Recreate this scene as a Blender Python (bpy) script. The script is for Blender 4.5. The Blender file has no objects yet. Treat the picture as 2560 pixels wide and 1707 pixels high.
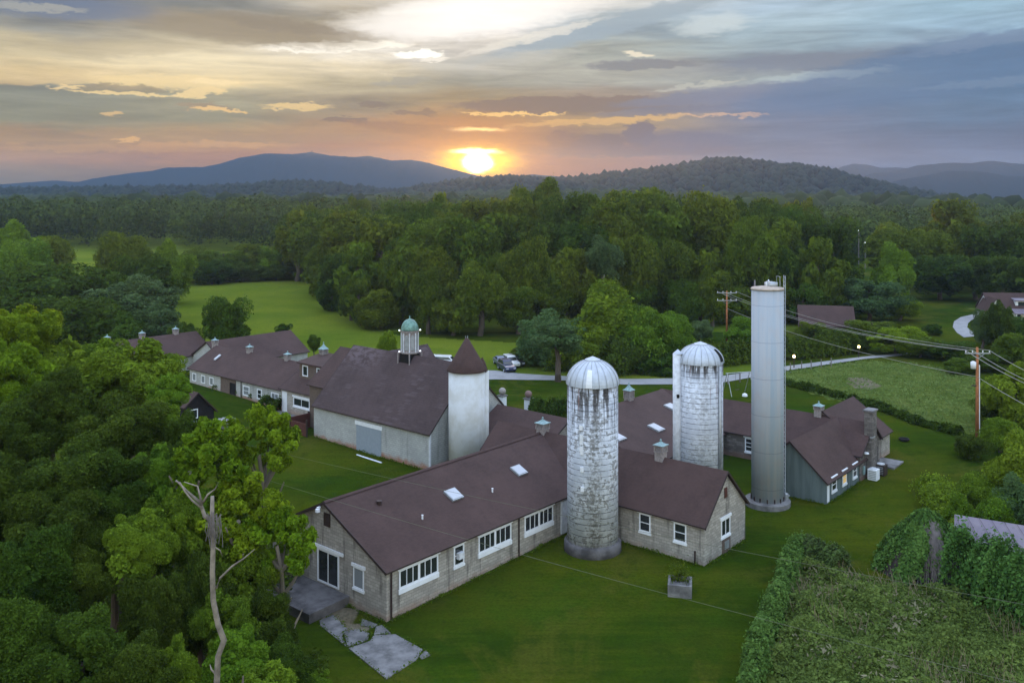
import bpy, math, random
import numpy as np
from mathutils import Vector, Matrix
R_ = math.radians
sc = bpy.context.scene
C = sc.collection
rng = np.random.default_rng(7)
random.seed(7)

# ---------------------------------------------------------------- camera
FPX, XC, YH, HC = 2270.0, 1280.0, 480.0, 26.0      # focal length, centre column and horizon row of the 2560 x 1707 photo; camera height
cd = bpy.data.cameras.new("camera"); cam = bpy.data.objects.new("camera", cd); C.objects.link(cam)
cam.location = (0, 0, HC); cam.rotation_euler = (R_(90), 0, 0)
cd.sensor_width = 36; cd.lens = 36 * FPX / 2560
cd.shift_y = -(853.5 - YH) / 2560
cd.clip_start = 1; cd.clip_end = 12000
sc.camera = cam
sc.view_settings.view_transform = 'Standard'; sc.view_settings.look = 'None'
sc.view_settings.exposure = 0.28; sc.view_settings.gamma = 1
sc.cycles.max_bounces = 6; sc.cycles.diffuse_bounces = 3; sc.cycles.volume_bounces = 1
sc.cycles.transmission_bounces = 3; sc.cycles.use_denoising = True
sc.cycles.caustics_reflective = False; sc.cycles.caustics_refractive = False
sc.cycles.sample_clamp_indirect = 4

SUN_AZ = math.atan((1196 - 1280) / FPX)     # from +Y towards +X
SUN_EL = R_(1.75)

# ---------------------------------------------------------------- node helper
def lin(c):
    return tuple(((v / 255) / 12.92 if v / 255 <= 0.04045 else ((v / 255 + 0.055) / 1.055) ** 2.4) for v in c)
class NT:
    def __init__(s, tree): s.t = tree; s.n = tree.nodes; s.l = tree.links
    def new(s, typ, **kw):
        n = s.n.new(typ)
        for k, v in kw.items(): setattr(n, k, v)
        return n
    def put(s, sock, v):
        if isinstance(v, bpy.types.NodeSocket): s.l.new(v, sock)
        elif v is not None:
            if isinstance(v, (tuple, list)) and len(v) == 3 and sock.type == 'RGBA': v = (*v, 1)
            sock.default_value = v
    def m(s, op, a, b=None, c=None, clamp=False):
        n = s.n.new('ShaderNodeMath'); n.operation = op; n.use_clamp = clamp
        s.put(n.inputs[0], a); s.put(n.inputs[1], b); s.put(n.inputs[2], c)
        return n.outputs[0]
    def mix(s, f, a, b, mode='MIX'):
        n = s.n.new('ShaderNodeMix'); n.data_type = 'RGBA'; n.blend_type = mode; n.clamp_factor = True
        s.put(n.inputs[0], f); s.put(n.inputs[6], a); s.put(n.inputs[7], b)
        return n.outputs[2]
    def rng(s, v, a, b, c=0., d=1., kind='SMOOTHSTEP'):
        n = s.n.new('ShaderNodeMapRange'); n.interpolation_type = kind
        s.put(n.inputs[0], v)
        for i, x in enumerate((a, b, c, d)): n.inputs[i + 1].default_value = x
        return n.outputs[0]
    def noise(s, vec, scale, detail=4, rough=.5, dist=0., col=False):
        n = s.n.new('ShaderNodeTexNoise'); s.put(n.inputs['Vector'], vec)
        n.inputs['Scale'].default_value = scale; n.inputs['Detail'].default_value = detail
        n.inputs['Roughness'].default_value = rough; n.inputs['Distortion'].default_value = dist
        return n.outputs['Color' if col else 'Fac']
    def mapping(s, vec, scale=(1, 1, 1), rot=(0, 0, 0), loc=(0, 0, 0)):
        n = s.n.new('ShaderNodeMapping'); s.put(n.inputs[0], vec)
        n.inputs['Scale'].default_value = scale; n.inputs['Rotation'].default_value = rot; n.inputs['Location'].default_value = loc
        return n.outputs[0]
    def comb(s, x, y, z=0.):
        n = s.n.new('ShaderNodeCombineXYZ'); s.put(n.inputs[0], x); s.put(n.inputs[1], y); s.put(n.inputs[2], z); return n.outputs[0]
    def sep(s, v):
        n = s.n.new('ShaderNodeSeparateXYZ'); s.put(n.inputs[0], v); return n.outputs

# ---------------------------------------------------------------- sky
world = bpy.data.worlds.new("World"); sc.world = world; world.use_nodes = True
world.node_tree.nodes.clear()
W = NT(world.node_tree)
def ae(x, y):      # photo pixel -> azimuth, elevation in degrees
    u = (x - XC) / FPX; v = (YH - y) / FPX
    return math.degrees(math.atan(u)), math.degrees(math.atan(v / math.sqrt(1 + u * u)))
tc = W.new('ShaderNodeTexCoord').outputs['Generated']
dx, dy, dz = W.sep(tc)
az = W.m('MULTIPLY', W.m('ARCTAN2', dx, dy), 57.29578)
hh = W.m('SQRT', W.m('ADD', W.m('MULTIPLY', dx, dx), W.m('MULTIPLY', dy, dy)))
el = W.m('MULTIPLY', W.m('ARCTAN2', dz, hh), 57.29578)
P = W.comb(az, el)
w1 = W.noise(W.mapping(P, (.07, .42, 1)), 1.0, 5, .55, .3, col=True)
w2 = W.noise(W.mapping(P, (.22, 1.1, 1), loc=(3, 7, 0)), 1.0, 4, .6, .2, col=True)
w1s = W.sep(w1); w2s = W.sep(w2)
aw = W.m('ADD', az, W.m('ADD', W.m('MULTIPLY_ADD', w1s[0], 7., -3.5), W.m('MULTIPLY_ADD', w2s[0], 3.4, -1.7)))
ew = W.m('ADD', el, W.m('ADD', W.m('MULTIPLY_ADD', w1s[1], 1.5, -.75), W.m('MULTIPLY_ADD', w2s[1], 1.3, -.65)))
fade = W.rng(el, 0., 3., 0., 1.)
ew = W.m('ADD', W.m('MULTIPLY', ew, fade), W.m('MULTIPLY', el, W.m('SUBTRACT', 1., fade)))
cols = [
 (60,  [(0, (104,118,140)), (50, (150,152,146)), (110, (206,192,156)), (172, (236,212,162)), (205, (226,202,156)), (214, (146,152,142)), (300, (146,150,132)), (345, (196,162,118)), (395, (190,146,104)), (430, (150,134,130)), (450, (140,134,146))]),
 (520, [(0, (140,142,138)), (50, (160,152,134)), (95, (196,184,156)), (140, (232,218,184)), (205, (240,220,176)), (236, (166,164,142)), (290, (150,150,130)), (345, (198,162,112)), (395, (206,148,96)), (435, (172,138,124))]),
 (880, [(0, (206,198,184)), (55, (158,148,126)), (100, (168,156,130)), (118, (250,244,234)), (165, (236,222,192)), (205, (198,186,156)), (262, (164,152,130)), (320, (182,142,100)), (372, (186,128,84)), (430, (178,128,92))]),
 (1190,[(0, (250,246,244)), (70, (252,250,250)), (105, (236,230,222)), (150, (204,200,190)), (205, (170,168,154)), (262, (178,154,110)), (310, (196,140,76)), (360, (214,138,56)), (420, (220,122,48))]),
 (1480,[(0, (214,214,212)), (40, (176,188,196)), (80, (150,166,178)), (130, (172,178,172)), (190, (180,180,170)), (232, (164,148,130)), (262, (150,132,116)), (300, (196,162,108)), (345, (134,112,104)), (390, (178,120,88)), (430, (186,114,82))]),
 (1950,[(0, (170,194,216)), (70, (166,190,206)), (115, (150,172,186)), (152, (128,136,150)), (195, (158,170,176)), (250, (118,130,158)), (330, (118,128,154)), (400, (128,130,152)), (440, (138,136,154))]),
 (2450,[(0, (154,188,212)), (65, (148,180,206)), (100, (136,162,188)), (130, (88,118,152)), (200, (84,120,156)), (280, (90,122,154)), (350, (98,120,152)), (420, (112,134,166)), (450, (116,138,168))]),
]
acc = None; lastA = None
for x, stops in cols:
    cr = W.new('ShaderNodeValToRGB'); cr.color_ramp.interpolation = 'EASE'
    els = cr.color_ramp.elements
    pts = sorted(((min(ae(x, y)[1] / 13.0, 1.0), lin(c)) for y, c in stops))
    while len(els) > 1: els.remove(els[-1])
    els[0].position = pts[0][0]; els[0].color = (*pts[0][1], 1)
    for p, c in pts[1:]:
        e_ = els.new(p); e_.color = (*c, 1)
    W.put(cr.inputs[0], W.m('DIVIDE', ew, 13.0))
    a = ae(x, 250)[0]
    if acc is None: acc = cr.outputs[0]
    else: acc = W.mix(W.rng(aw, lastA, a), acc, cr.outputs[0])
    lastA = a
sky = acc
# fine streaks over everything
st1 = W.noise(W.mapping(P, (.16, 1.5, 1), rot=(0, 0, R_(-7))), 1.0, 6, .62, .5)
st2 = W.noise(W.mapping(P, (.05, .35, 1), rot=(0, 0, R_(-14)), loc=(5, 1, 0)), 1.0, 5, .55, .4)
mul = W.m('ADD', W.rng(st1, .3, .7, .78, 1.20, 'LINEAR'), W.rng(st2, .3, .7, -.13, .13, 'LINEAR'))
mm = W.new('ShaderNodeVectorMath', operation='SCALE'); W.put(mm.inputs[0], sky); W.put(mm.inputs['Scale'], mul); sky = mm.outputs[0]
hsv = W.new('ShaderNodeHueSaturation'); W.put(hsv.inputs['Color'], sky); hsv.inputs['Saturation'].default_value = .98; hsv.inputs['Value'].default_value = .84; sky = hsv.outputs[0]
# single clouds: (x, y, half width, half height, colour, strength, tilt, softness)
pn = W.noise(W.mapping(P, (.8, 2.6, 1)), 1.0, 7, .68, .2, col=True); pns = W.sep(pn)
pa = W.m('ADD', az, W.m('MULTIPLY_ADD', pns[0], 2.2, -1.1)); pe = W.m('ADD', el, W.m('MULTIPLY_ADD', pns[1], 1.1, -.55))
def blob(sky, x, y, hw, hh_, col, k=1., tilt=0., soft=.6, gain=1.):
    a0, e0 = ae(x, y); sa = hw / FPX * 57.3; se = hh_ / FPX * 57.3
    da = W.m('SUBTRACT', pa, a0); de = W.m('SUBTRACT', pe, e0)
    if tilt: de = W.m('SUBTRACT', de, W.m('MULTIPLY', da, tilt))
    q = W.m('ADD', W.m('POWER', W.m('ABSOLUTE', W.m('DIVIDE', da, sa)), 2.), W.m('POWER', W.m('ABSOLUTE', W.m('DIVIDE', de, se)), 2.))
    f = W.rng(q, 1 + soft, max(0, 1 - soft), 0., k)
    return W.mix(f, sky, tuple(v * gain for v in lin(col)))
for b in [
 (1180, 40, 330, 52, (250,246,244), .75, .12, .7, 1.05), (840, 117, 170, 12, (255,250,240), .9, .05, .5, 1.08), (1050, 137, 60, 10, (255,252,245), .9, .05, .4, 1.08), (1085, 150, 40, 5, (248,242,232), .7, .1, .5, 1),
 (640, 78, 280, 34, (146,134,112), .75, -.05, .7, 1), (700, 60, 150, 16, (132,122,106), .6, -.1, .7, 1), (120, 14, 210, 26, (104,118,142), .7, 0, .8, 1), (90, 20, 90, 9, (168,168,158), .6, .05, .6, 1), (300, 120, 160, 18, (176,164,136), .5, .08, .8, 1),
 (1540, 62, 330, 24, (148,164,178), .75, .24, .6, 1), (1330, 95, 180, 9, (226,222,214), .6, .24, .7, 1), (1780, 62, 90, 24, (200,210,214), .6, .1, .8, 1), (1250, 150, 200, 14, (186,186,180), .5, .1, .8, 1),
 (420, 206, 170, 17, (236,212,160), .75, .02, .5, 1), (300, 222, 90, 11, (148,138,114), .8, 0, .4, 1), (320, 234, 120, 4, (240,214,158), .8, -.02, .4, 1), (500, 233, 62, 10, (240,214,160), .85, .14, .35, 1), (530, 204, 60, 6, (244,222,176), .7, 0, .5, 1),
 (510, 268, 62, 7, (156,138,114), .8, -.02, .4, 1), (545, 276, 62, 5, (240,202,140), .85, -.05, .4, 1), (740, 267, 80, 7, (236,206,148), .8, .02, .5, 1), (170, 217, 40, 5, (236,210,158), .8, .08, .4, 1), (288, 285, 22, 6, (226,192,138), .8, .1, .4, 1), (322, 348, 30, 5, (236,188,122), .85, .1, .4, 1),
 (862, 300, 52, 9, (118,104,96), .9, 0, .3, 1), (940, 262, 38, 8, (126,112,100), .85, .05, .4, 1), (1036, 284, 56, 7, (130,110,92), .8, 0, .4, 1), (1000, 205, 70, 9, (156,154,146), .6, .1, .6, 1),
 (1420, 262, 290, 21, (130,112,100), .95, .01, .3, 1), (1280, 286, 130, 3.2, (252,208,130), .9, 0, .4, 1.1), (1500, 303, 240, 7, (232,184,112), .8, .05, .6, 1), (1800, 289, 110, 3, (226,182,146), .75, 0, .5, 1), (1650, 278, 160, 9, (112,116,138), .6, .05, .6, 1),
 (1610, 163, 140, 12, (122,124,130), .8, 0, .4, 1), (1595, 137, 40, 8, (232,222,200), .8, -.12, .5, 1), (2010, 152, 190, 18, (118,128,144), .75, .02, .5, 1), (2050, 190, 150, 12, (172,186,190), .7, .06, .6, 1),
 (1840, 235, 280, 17, (120,126,148), .75, .08, .5, 1), (1750, 214, 100, 6, (190,190,180), .6, .12, .6, 1), (2340, 180, 420, 62, (84,114,150), .65, .15, .5, 1), (2460, 105, 160, 14, (110,130,158), .6, .12, .6, 1), (2450, 210, 140, 9, (112,136,164), .5, .05, .7, 1),
 (1335, 374, 56, 13, (112,88,84), .95, .02, .25, 1), (1412, 360, 48, 24, (112,90,88), .95, .05, .25, 1), (1395, 342, 26, 14, (116,94,92), .9, .0, .3, 1), (1500, 358, 60, 22, (110,94,100), .9, 0, .3, 1), (1598, 336, 40, 32, (108,98,112), .9, 0, .3, 1), (1560, 378, 250, 15, (120,102,110), .8, 0, .5, 1), (1720, 350, 120, 24, (112,108,130), .6, 0, .6, 1),
 (1090, 330, 240, 15, (150,112,80), .75, -.10, .5, 1), (760, 345, 260, 12, (158,132,106), .5, 0, .8, 1), (250, 372, 240, 8, (214,170,116), .5, 0, .7, 1), (520, 362, 180, 7, (222,172,112), .55, .02, .6, 1),
]:
    sky = blob(sky, *b)
# lower sky is seen through more of the evening air: dimmer and warmer
sky = W.mix(1., sky, W.mix(W.rng(el, 0., 8.5), W.mix(W.rng(az, -4., 14.), (.64, .56, .22), (.42, .53, .58)), (.99, .97, .91)), 'MULTIPLY')
# glow round the sun
sa0, se0 = ae(1194, 409)
def glow(sky, a0, e0, wa, we, col, k, p=1.):
    da = W.m('DIVIDE', W.m('SUBTRACT', W.m('MULTIPLY_ADD', pns[0], .5, W.m('SUBTRACT', az, .25)), a0), wa); de = W.m('DIVIDE', W.m('SUBTRACT', W.m('MULTIPLY_ADD', pns[1], .5, W.m('SUBTRACT', el, .25)), e0), we)
    q = W.m('ADD', W.m('MULTIPLY', da, da), W.m('MULTIPLY', de, de))
    if p != 1.: q = W.m('POWER', q, p)
    g = W.m('MULTIPLY', W.m('EXPONENT', W.m('MULTIPLY', q, -1.)), k)
    v = W.new('ShaderNodeVectorMath', operation='SCALE'); v.inputs[0].default_value = col; W.put(v.inputs['Scale'], g)
    a = W.new('ShaderNodeVectorMath', operation='ADD'); W.put(a.inputs[0], sky); W.put(a.inputs[1], v.outputs[0]); return a.outputs[0]
def glowmix(sky, a0, e0, wa, we, col, k, p=1.):
    da = W.m('DIVIDE', W.m('SUBTRACT', W.m('MULTIPLY_ADD', pns[0], 1.6, W.m('SUBTRACT', az, .8)), a0), wa); de = W.m('DIVIDE', W.m('SUBTRACT', W.m('MULTIPLY_ADD', pns[1], .5, W.m('SUBTRACT', el, .25)), e0), we)
    q = W.m('ADD', W.m('MULTIPLY', da, da), W.m('MULTIPLY', de, de))
    if p != 1.: q = W.m('POWER', q, p)
    return W.mix(W.m('MULTIPLY', W.m('EXPONENT', W.m('MULTIPLY', q, -1.)), k), sky, col)
sky = glowmix(sky, sa0 - 1., se0 + .3, 9., 2.0, (.55, .29, .10), .45)
sky = glowmix(sky, sa0, se0 + .5, 4.2, 1.7, (.90, .36, .02), .8)
sky = glowmix(sky, sa0, se0 + .15, 2.3, .85, (1.7, .86, .0), .97, 1.5)
sky = glow(sky, sa0, se0 + .05, 2.0, .72, (1.6, .85, .0), .55, 1.3)
sky = glow(sky, sa0, se0 + .05, .85, .52, (6., 5., 3.2), 1.2, 2.2)
sky = glow(sky, sa0 - .1, ae(1190, 380)[1], 1.3, .16, (5., 4., 1.8), .8, 1.6)
sky = glow(sky, sa0 + .1, ae(1200, 324)[1], 1.5, .13, (1.5, 1., .4), .6, 1.4)
# what the photo does not show: the sky overhead and behind the camera is a clear evening blue
nish = W.new('ShaderNodeTexSky', sky_type='NISHITA'); nish.sun_disc = False
nish.sun_elevation = SUN_EL; nish.sun_rotation = SUN_AZ; nish.altitude = 300; nish.air_density = 1.2; nish.dust_density = 2.0
nsc = W.new('ShaderNodeVectorMath', operation='SCALE'); W.put(nsc.inputs[0], nish.outputs[0]); nsc.inputs['Scale'].default_value = 1.0
zen = W.mix(W.rng(el, 5., 70.), (.24, .33, .50), (.86, 1.02, 1.40))
nadd = W.new('ShaderNodeVectorMath', operation='ADD'); W.put(nadd.inputs[0], zen); W.put(nadd.inputs[1], nsc.outputs[0])
up = W.rng(W.m('ADD', el, W.m('MULTIPLY', W.m('ABSOLUTE', az), .0)), 12.5, 30.)
back = W.rng(W.m('ABSOLUTE', az), 42., 85.)
sky = W.mix(W.m('MAXIMUM', up, back), sky, nadd.outputs[0])
lowc = W.mix(W.rng(el, -4., -.3), (.10, .11, .12), sky)
s10 = W.new('ShaderNodeVectorMath', operation='SCALE'); W.put(s10.inputs[0], lowc); s10.inputs['Scale'].default_value = 10.
bg = W.new('ShaderNodeBackground'); W.put(bg.inputs[0], s10.outputs[0]); bg.inputs[1].default_value = .1
wo = W.new('ShaderNodeOutputWorld'); W.l.new(bg.outputs[0], wo.inputs[0])
world.cycles.sampling_method = 'MANUAL'; world.cycles.sample_map_resolution = 1024

sd = bpy.data.lights.new("sun", 'SUN'); sun = bpy.data.objects.new("sun", sd); C.objects.link(sun)
sd.energy = 5.0; sd.angle = R_(.55); sd.color = (1., .46, .14)
tosun = Vector((math.sin(SUN_AZ) * math.cos(SUN_EL), math.cos(SUN_AZ) * math.cos(SUN_EL), math.sin(SUN_EL)))
sun.rotation_euler = tosun.to_track_quat('Z', 'Y').to_euler()

# ---------------------------------------------------------------- measuring: photo pixels <-> the farm's own axes s (along the front wing) and t
D1 = np.array([1940., 2270.]); D1 /= np.linalg.norm(D1); D2 = np.array([-D1[1], D1[0]])
TH = math.atan2(D1[1], D1[0])
P0 = np.array([(966 - XC) / FPX, 1.]) * FPX * HC / (1560 - YH)
def wst(s, t): q = P0 + s * D1 + t * D2; return float(q[0]), float(q[1])
def wpx(x, y, z=0.): Y = FPX * (HC - z) / (y - YH); return (x - XC) * Y / FPX, Y
def st(x, y, z=0.): q = np.array(wpx(x, y, z)) - P0; return float(q @ D1), float(q @ D2)
def ft(x, y, t):
    u = (x - XC) / FPX; s, Y = np.linalg.solve([[D1[0], -u], [D1[1], -1]], -(P0 + t * D2)); return float(s), float(HC - (y - YH) * Y / FPX)
def fs(x, y, s):
    u = (x - XC) / FPX; t, Y = np.linalg.solve([[D2[0], -u], [D2[1], -1]], -(P0 + s * D1)); return float(t), float(HC - (y - YH) * Y / FPX)

# ---------------------------------------------------------------- terrain heights
_cp = [(0,0,0.),(-12,-8,0),(5,-18,.1),(-8,6,.1),(-10,20,.3),(12,0,.42),(19,-11,.35),(10,12,.3),(21.6,18.4,.5),(21,27,.45),(22,35,.5),(25,46,.8),(25,58,1.5),(15,46,1.3),(30,74,1.6),(45,60,1.2),
       (36,-12.7,.7),(43,-13,.75),(36,-30,.5),(55,-25,.9),(30,-4,.5),(60,0,.8),(60,40,.8),(80,20,.6)]
_ca = np.array([[*wst(a, b), c] for a, b, c in _cp])
def zg(X, Y):
    X = np.asarray(X, float); Y = np.asarray(Y, float)
    num = np.full(X.shape, .08 * .5); den = np.full(X.shape, .08)
    for a, b, c in _ca:
        w = np.exp(-((X - a) ** 2 + (Y - b) ** 2) / (2 * 9. ** 2)); num = num + w * c; den = den + w
    z = num / den
    k = np.clip((Y - 330) / 900, 0, 1); k = k * k * (3 - 2 * k)
    z = z + k * (-1.5 + 4.5 * np.sin(X / 190 + 1) + 3.5 * np.sin(X / 83 + Y / 140)) - 4 * k * np.clip((X - 100) / 300, 0, 1)
    return z
def gz(x, y): return float(zg(np.array(x), np.array(y)))
def gpx(x, y):      # photo pixel -> ground point
    z = .5
    for _ in range(12): X, Y = wpx(x, y, z); z = gz(X, Y)
    return X, Y, z

# ---------------------------------------------------------------- materials
def mat(name, base=(.5, .5, .5), rough=.8, metal=0., spec=.3):
    m = bpy.data.materials.new(name); m.use_nodes = True
    n = NT(m.node_tree); b = n.n['Principled BSDF']
    n.put(b.inputs['Base Color'], base); b.inputs['Roughness'].default_value = rough
    b.inputs['Metallic'].default_value = metal; b.inputs['Specular IOR Level'].default_value = spec
    return m, n, b
def bump(n, b, h, dist, strength=1.):
    q = n.new('ShaderNodeBump'); n.put(q.inputs['Height'], h); q.inputs['Distance'].default_value = dist; q.inputs['Strength'].default_value = strength
    n.l.new(q.outputs[0], b.inputs['Normal'])
def objco(n): return n.new('ShaderNodeTexCoord').outputs['Object']
def simple(name, col, rough=.8, metal=0., var=.15, scale=3., spec=.3):
    m, n, b = mat(name, col, rough, metal, spec)
    f = n.noise(objco(n), scale, 5, .6)
    n.put(b.inputs['Base Color'], n.mix(n.rng(f, .3, .7), tuple(c * (1 - var) for c in col), tuple(min(1, c * (1 + var)) for c in col)))
    return m

def block_mat(name, col, cb=.2, stain=.6, clay=.35):
    m, n, b = mat(name, col, .9, 0, .15)
    co = objco(n); x, y, z = n.sep(co)
    u = n.m('ADD', x, y)     # walls run along one axis at a time
    br = n.new('ShaderNodeTexBrick'); n.put(br.inputs['Vector'], n.comb(u, z))
    br.inputs['Scale'].default_value = 1; br.inputs['Brick Width'].default_value = .41; br.inputs['Row Height'].default_value = .2
    br.inputs['Mortar Size'].default_value = .012; br.inputs['Mortar Smooth'].default_value = .3
    n.put(br.inputs['Color1'], tuple(c * (1 - cb) for c in col)); n.put(br.inputs['Color2'], tuple(c * (1 + cb) for c in col)); n.put(br.inputs['Mortar'], tuple(c * .55 for c in col))
    big = n.noise(co, .6, 6, .65)
    c1 = n.mix(n.rng(big, .35, .7, 0, .5), br.outputs['Color'], tuple(c * k for c, k in zip(col, (.62, .62, .64))))
    strk = n.noise(n.mapping(co, (1.6, 1.6, .18)), 1, 6, .6)
    c2 = n.mix(n.rng(strk, .54, .68, 0, stain), c1, (.06, .055, .05))
    lowf = n.m('MULTIPLY', n.rng(n.m('ADD', z, n.m('MULTIPLY', n.noise(co, 1.5, 4), -.9)), -.35, .35, 1, 0), clay)
    c3 = n.mix(lowf, c2, (.30, .13, .07))
    pt = n.noise(co, 3.2, 3, .7); c3 = n.mix(n.rng(pt, .62, .7, 0, .35), c3, tuple(min(1, c * 1.5) for c in col))
    n.put(b.inputs['Base Color'], c3)
    bump(n, b, n.m('ADD', br.outputs['Fac'], n.m('MULTIPLY', n.noise(co, 25, 3), -.3)), -.012)
    return m
M = {}
M['block'] = block_mat('grey concrete block', (.36, .335, .305))
M['block_fine'] = block_mat('painted concrete block', (.42, .43, .425), .07, .22, .85)
M['stone'] = block_mat('stone gable', (.16, .145, .14), .35, .4, .3)
m, n, b = mat('pale tower render', (.5, .5, .5), .85, 0, .2)
co = objco(n); c = n.mix(n.rng(n.noise(co, .55, 6, .6), .35, .65), (.47, .47, .455), (.57, .59, .62)); c = n.mix(n.rng(n.noise(n.mapping(co, (2, 2, .2)), 1, 5), .55, .75, 0, .3), c, (.34, .33, .32))
n.put(b.inputs['Base Color'], c); M['stucco'] = m

def roof_mat(name, col, patch=0.):
    m, n, b = mat(name, col, .85, 0, .25)
    co = objco(n); x, y, z = n.sep(co)
    big = n.noise(co, .35, 6, .65); fine = n.noise(n.mapping(co, (4, 4, 9)), 1, 3, .7)
    strk = n.noise(n.mapping(co, (1.2, 1.2, .25)), 1, 4, .6)
    c = n.mix(n.rng(big, .3, .7), tuple(v * .80 for v in col), tuple(v * 1.18 for v in col))
    c = n.mix(n.rng(fine, .3, .7, 0, .35), c, tuple(v * 1.5 for v in col))
    c = n.mix(n.rng(strk, .5, .75, 0, .35), c, tuple(v * .6 for v in col))
    if patch:
        row = n.new('ShaderNodeTexBrick'); n.put(row.inputs['Vector'], n.comb(n.m('ADD', x, y), n.m('MULTIPLY', z, 1.3)))
        row.inputs['Scale'].default_value = 1; row.inputs['Brick Width'].default_value = .9; row.inputs['Row Height'].default_value = .28
        row.inputs['Mortar Size'].default_value = .02; n.put(row.inputs['Color1'], (0, 0, 0)); n.put(row.inputs['Color2'], (1, 1, 1)); n.put(row.inputs['Mortar'], (0, 0, 0))
        pk = n.noise(co, .22, 3, .5)
        f = n.m('MULTIPLY', n.rng(n.sep(row.outputs['Color'])[0], .55, .9), n.rng(pk, .45, .62))
        # worn lighter shingles near the left end of the ridge
        far = n.m('MULTIPLY', n.rng(y, 10., 15.), n.rng(z, 6.2, 8.6))
        f = n.m('MAXIMUM', n.m('MULTIPLY', f, .35), n.m('MULTIPLY', far, n.rng(n.noise(n.mapping(co, (1, 1, 3)), 1.3, 4, .6), .4, .6)))
        c = n.mix(n.m('MULTIPLY', f, patch), c, (.16, .125, .145))
    n.put(b.inputs['Base Color'], c)
    bump(n, b, n.m('ADD', n.m('MULTIPLY', n.m('FRACT', n.m('MULTIPLY', z, 5.5)), .6), fine), .015)
    return m
M['roof'] = roof_mat('brown shingle roof', (.056, .033, .031))
M['barnroof'] = roof_mat('worn brown shingle roof', (.054, .036, .037), .5)
M['white'] = simple('white painted wood', (.72, .74, .80), .5, var=.05)
M['whitedirty'] = simple('weathered white paint', (.55, .57, .62), .6, var=.15)
M['trim'] = simple('dark brown trim', (.035, .022, .022), .6)
M['brown'] = simple('brown board wall', (.115, .085, .072), .8, var=.12)
M['redbrown'] = simple('red brown stained boards', (.075, .025, .02), .7)
M['black'] = simple('near black boards', (.012, .011, .013), .8, var=.3)
M['dark'] = simple('dark opening', (.006, .006, .007), .9)
M['blueboard'] = simple('blue grey board panel', (.24, .28, .33), .8, var=.06)
M['verdigris'] = simple('green copper', (.21, .31, .33), .6, var=.25, scale=6)
M['domegreen'] = simple('old green dome metal', (.13, .24, .21), .45, .2, var=.35, scale=3)
M['louvre'] = simple('grey louvre boards', (.25, .22, .22), .8, var=.25, scale=8)
M['galv'] = simple('galvanised steel', (.46, .50, .58), .55, .3, var=.10, scale=2)
M['metal'] = simple('grey metal', (.35, .37, .40), .45, .5)
M['wire'] = simple('thin grey green wire', (.11, .12, .08), .7)
M['cable'] = simple('pale aluminium cable', (.30, .29, .27), .6, .0)
M['concrete'] = simple('grey concrete', (.155, .15, .155), .9, var=.4, scale=1.2)
M['darkconcrete'] = simple('stained concrete', (.09, .085, .09), .9, var=.5, scale=.9)
M['gravel'] = simple('pale driveway', (.25, .25, .265), .9, var=.12, scale=.6)
M['pole'] = simple('orange brown pole wood', (.30, .12, .05), .85, var=.25)
M['greypole'] = simple('grey pole wood', (.16, .14, .14), .85, var=.2)
M['bark'] = simple('brown bark', (.09, .07, .055), .9, var=.4, scale=1.5)
M['deadbark'] = simple('bleached dead bark', (.20, .17, .14), .85, var=.4, scale=2.)
M['palebark'] = simple('pale bark', (.36, .34, .31), .85, var=.3)
M['tyre'] = simple('black rubber', (.02, .02, .02), .8)
m, n, b = mat('window glass', (.02, .024, .028), .08, 0, .8)
M['glass'] = m
m, n, b = mat('skylight panel', (.42, .44, .50), .35, 0, .5); M['skylight'] = m
m, n, b = mat('curtained pane', (.20, .22, .24), .25, 0, .6); M['curtain'] = m
m, n, b = mat('lit pane', (.3, .25, .12), .4)
n.put(b.inputs['Emission Color'], (1., .62, .2)); b.inputs['Emission Strength'].default_value = .35; M['lit'] = m
m, n, b = mat('lamp light', (.9, .7, .3), .4)
n.put(b.inputs['Emission Color'], (1., .72, .25)); b.inputs['Emission Strength'].default_value = 14; M['lamp'] = m
m, n, b = mat('white lamp light', (.9, .9, .9), .4)
n.put(b.inputs['Emission Color'], (.9, .95, 1.)); b.inputs['Emission Strength'].default_value = 1.2; M['lampw'] = m
# green vertical boarding
m, n, b = mat('green vertical boarding', (.075, .13, .14), .7)
co = objco(n); x, y, z = n.sep(co); u = n.m('ADD', x, y)
fr = n.m('FRACT', n.m('MULTIPLY', u, 3.2)); n.put(b.inputs['Base Color'], n.mix(n.rng(n.noise(n.mapping(co, (2, 2, .3)), 1, 5), .3, .7), (.080, .108, .115), (.115, .15, .158)))
bump(n, b, n.rng(fr, 0., .12), .02); M['green'] = m
# corrugated roof of the shed on the right
m, n, b = mat('mauve metal sheet roof', (.16, .13, .17), .5, .3)
co = objco(n); x, y, z = n.sep(co); w = n.m('FRACT', n.m('MULTIPLY', x, 1.6))
n.put(b.inputs['Base Color'], n.mix(n.rng(w, .0, .1), (.07, .05, .07), n.mix(n.rng(n.noise(co, .8, 5, .6), .35, .7), (.15, .13, .175), (.20, .17, .20))))
bump(n, b, n.rng(n.m('ABSOLUTE', n.m('SUBTRACT', w, .5)), .3, .5), .04); M['sheetroof'] = m

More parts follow.
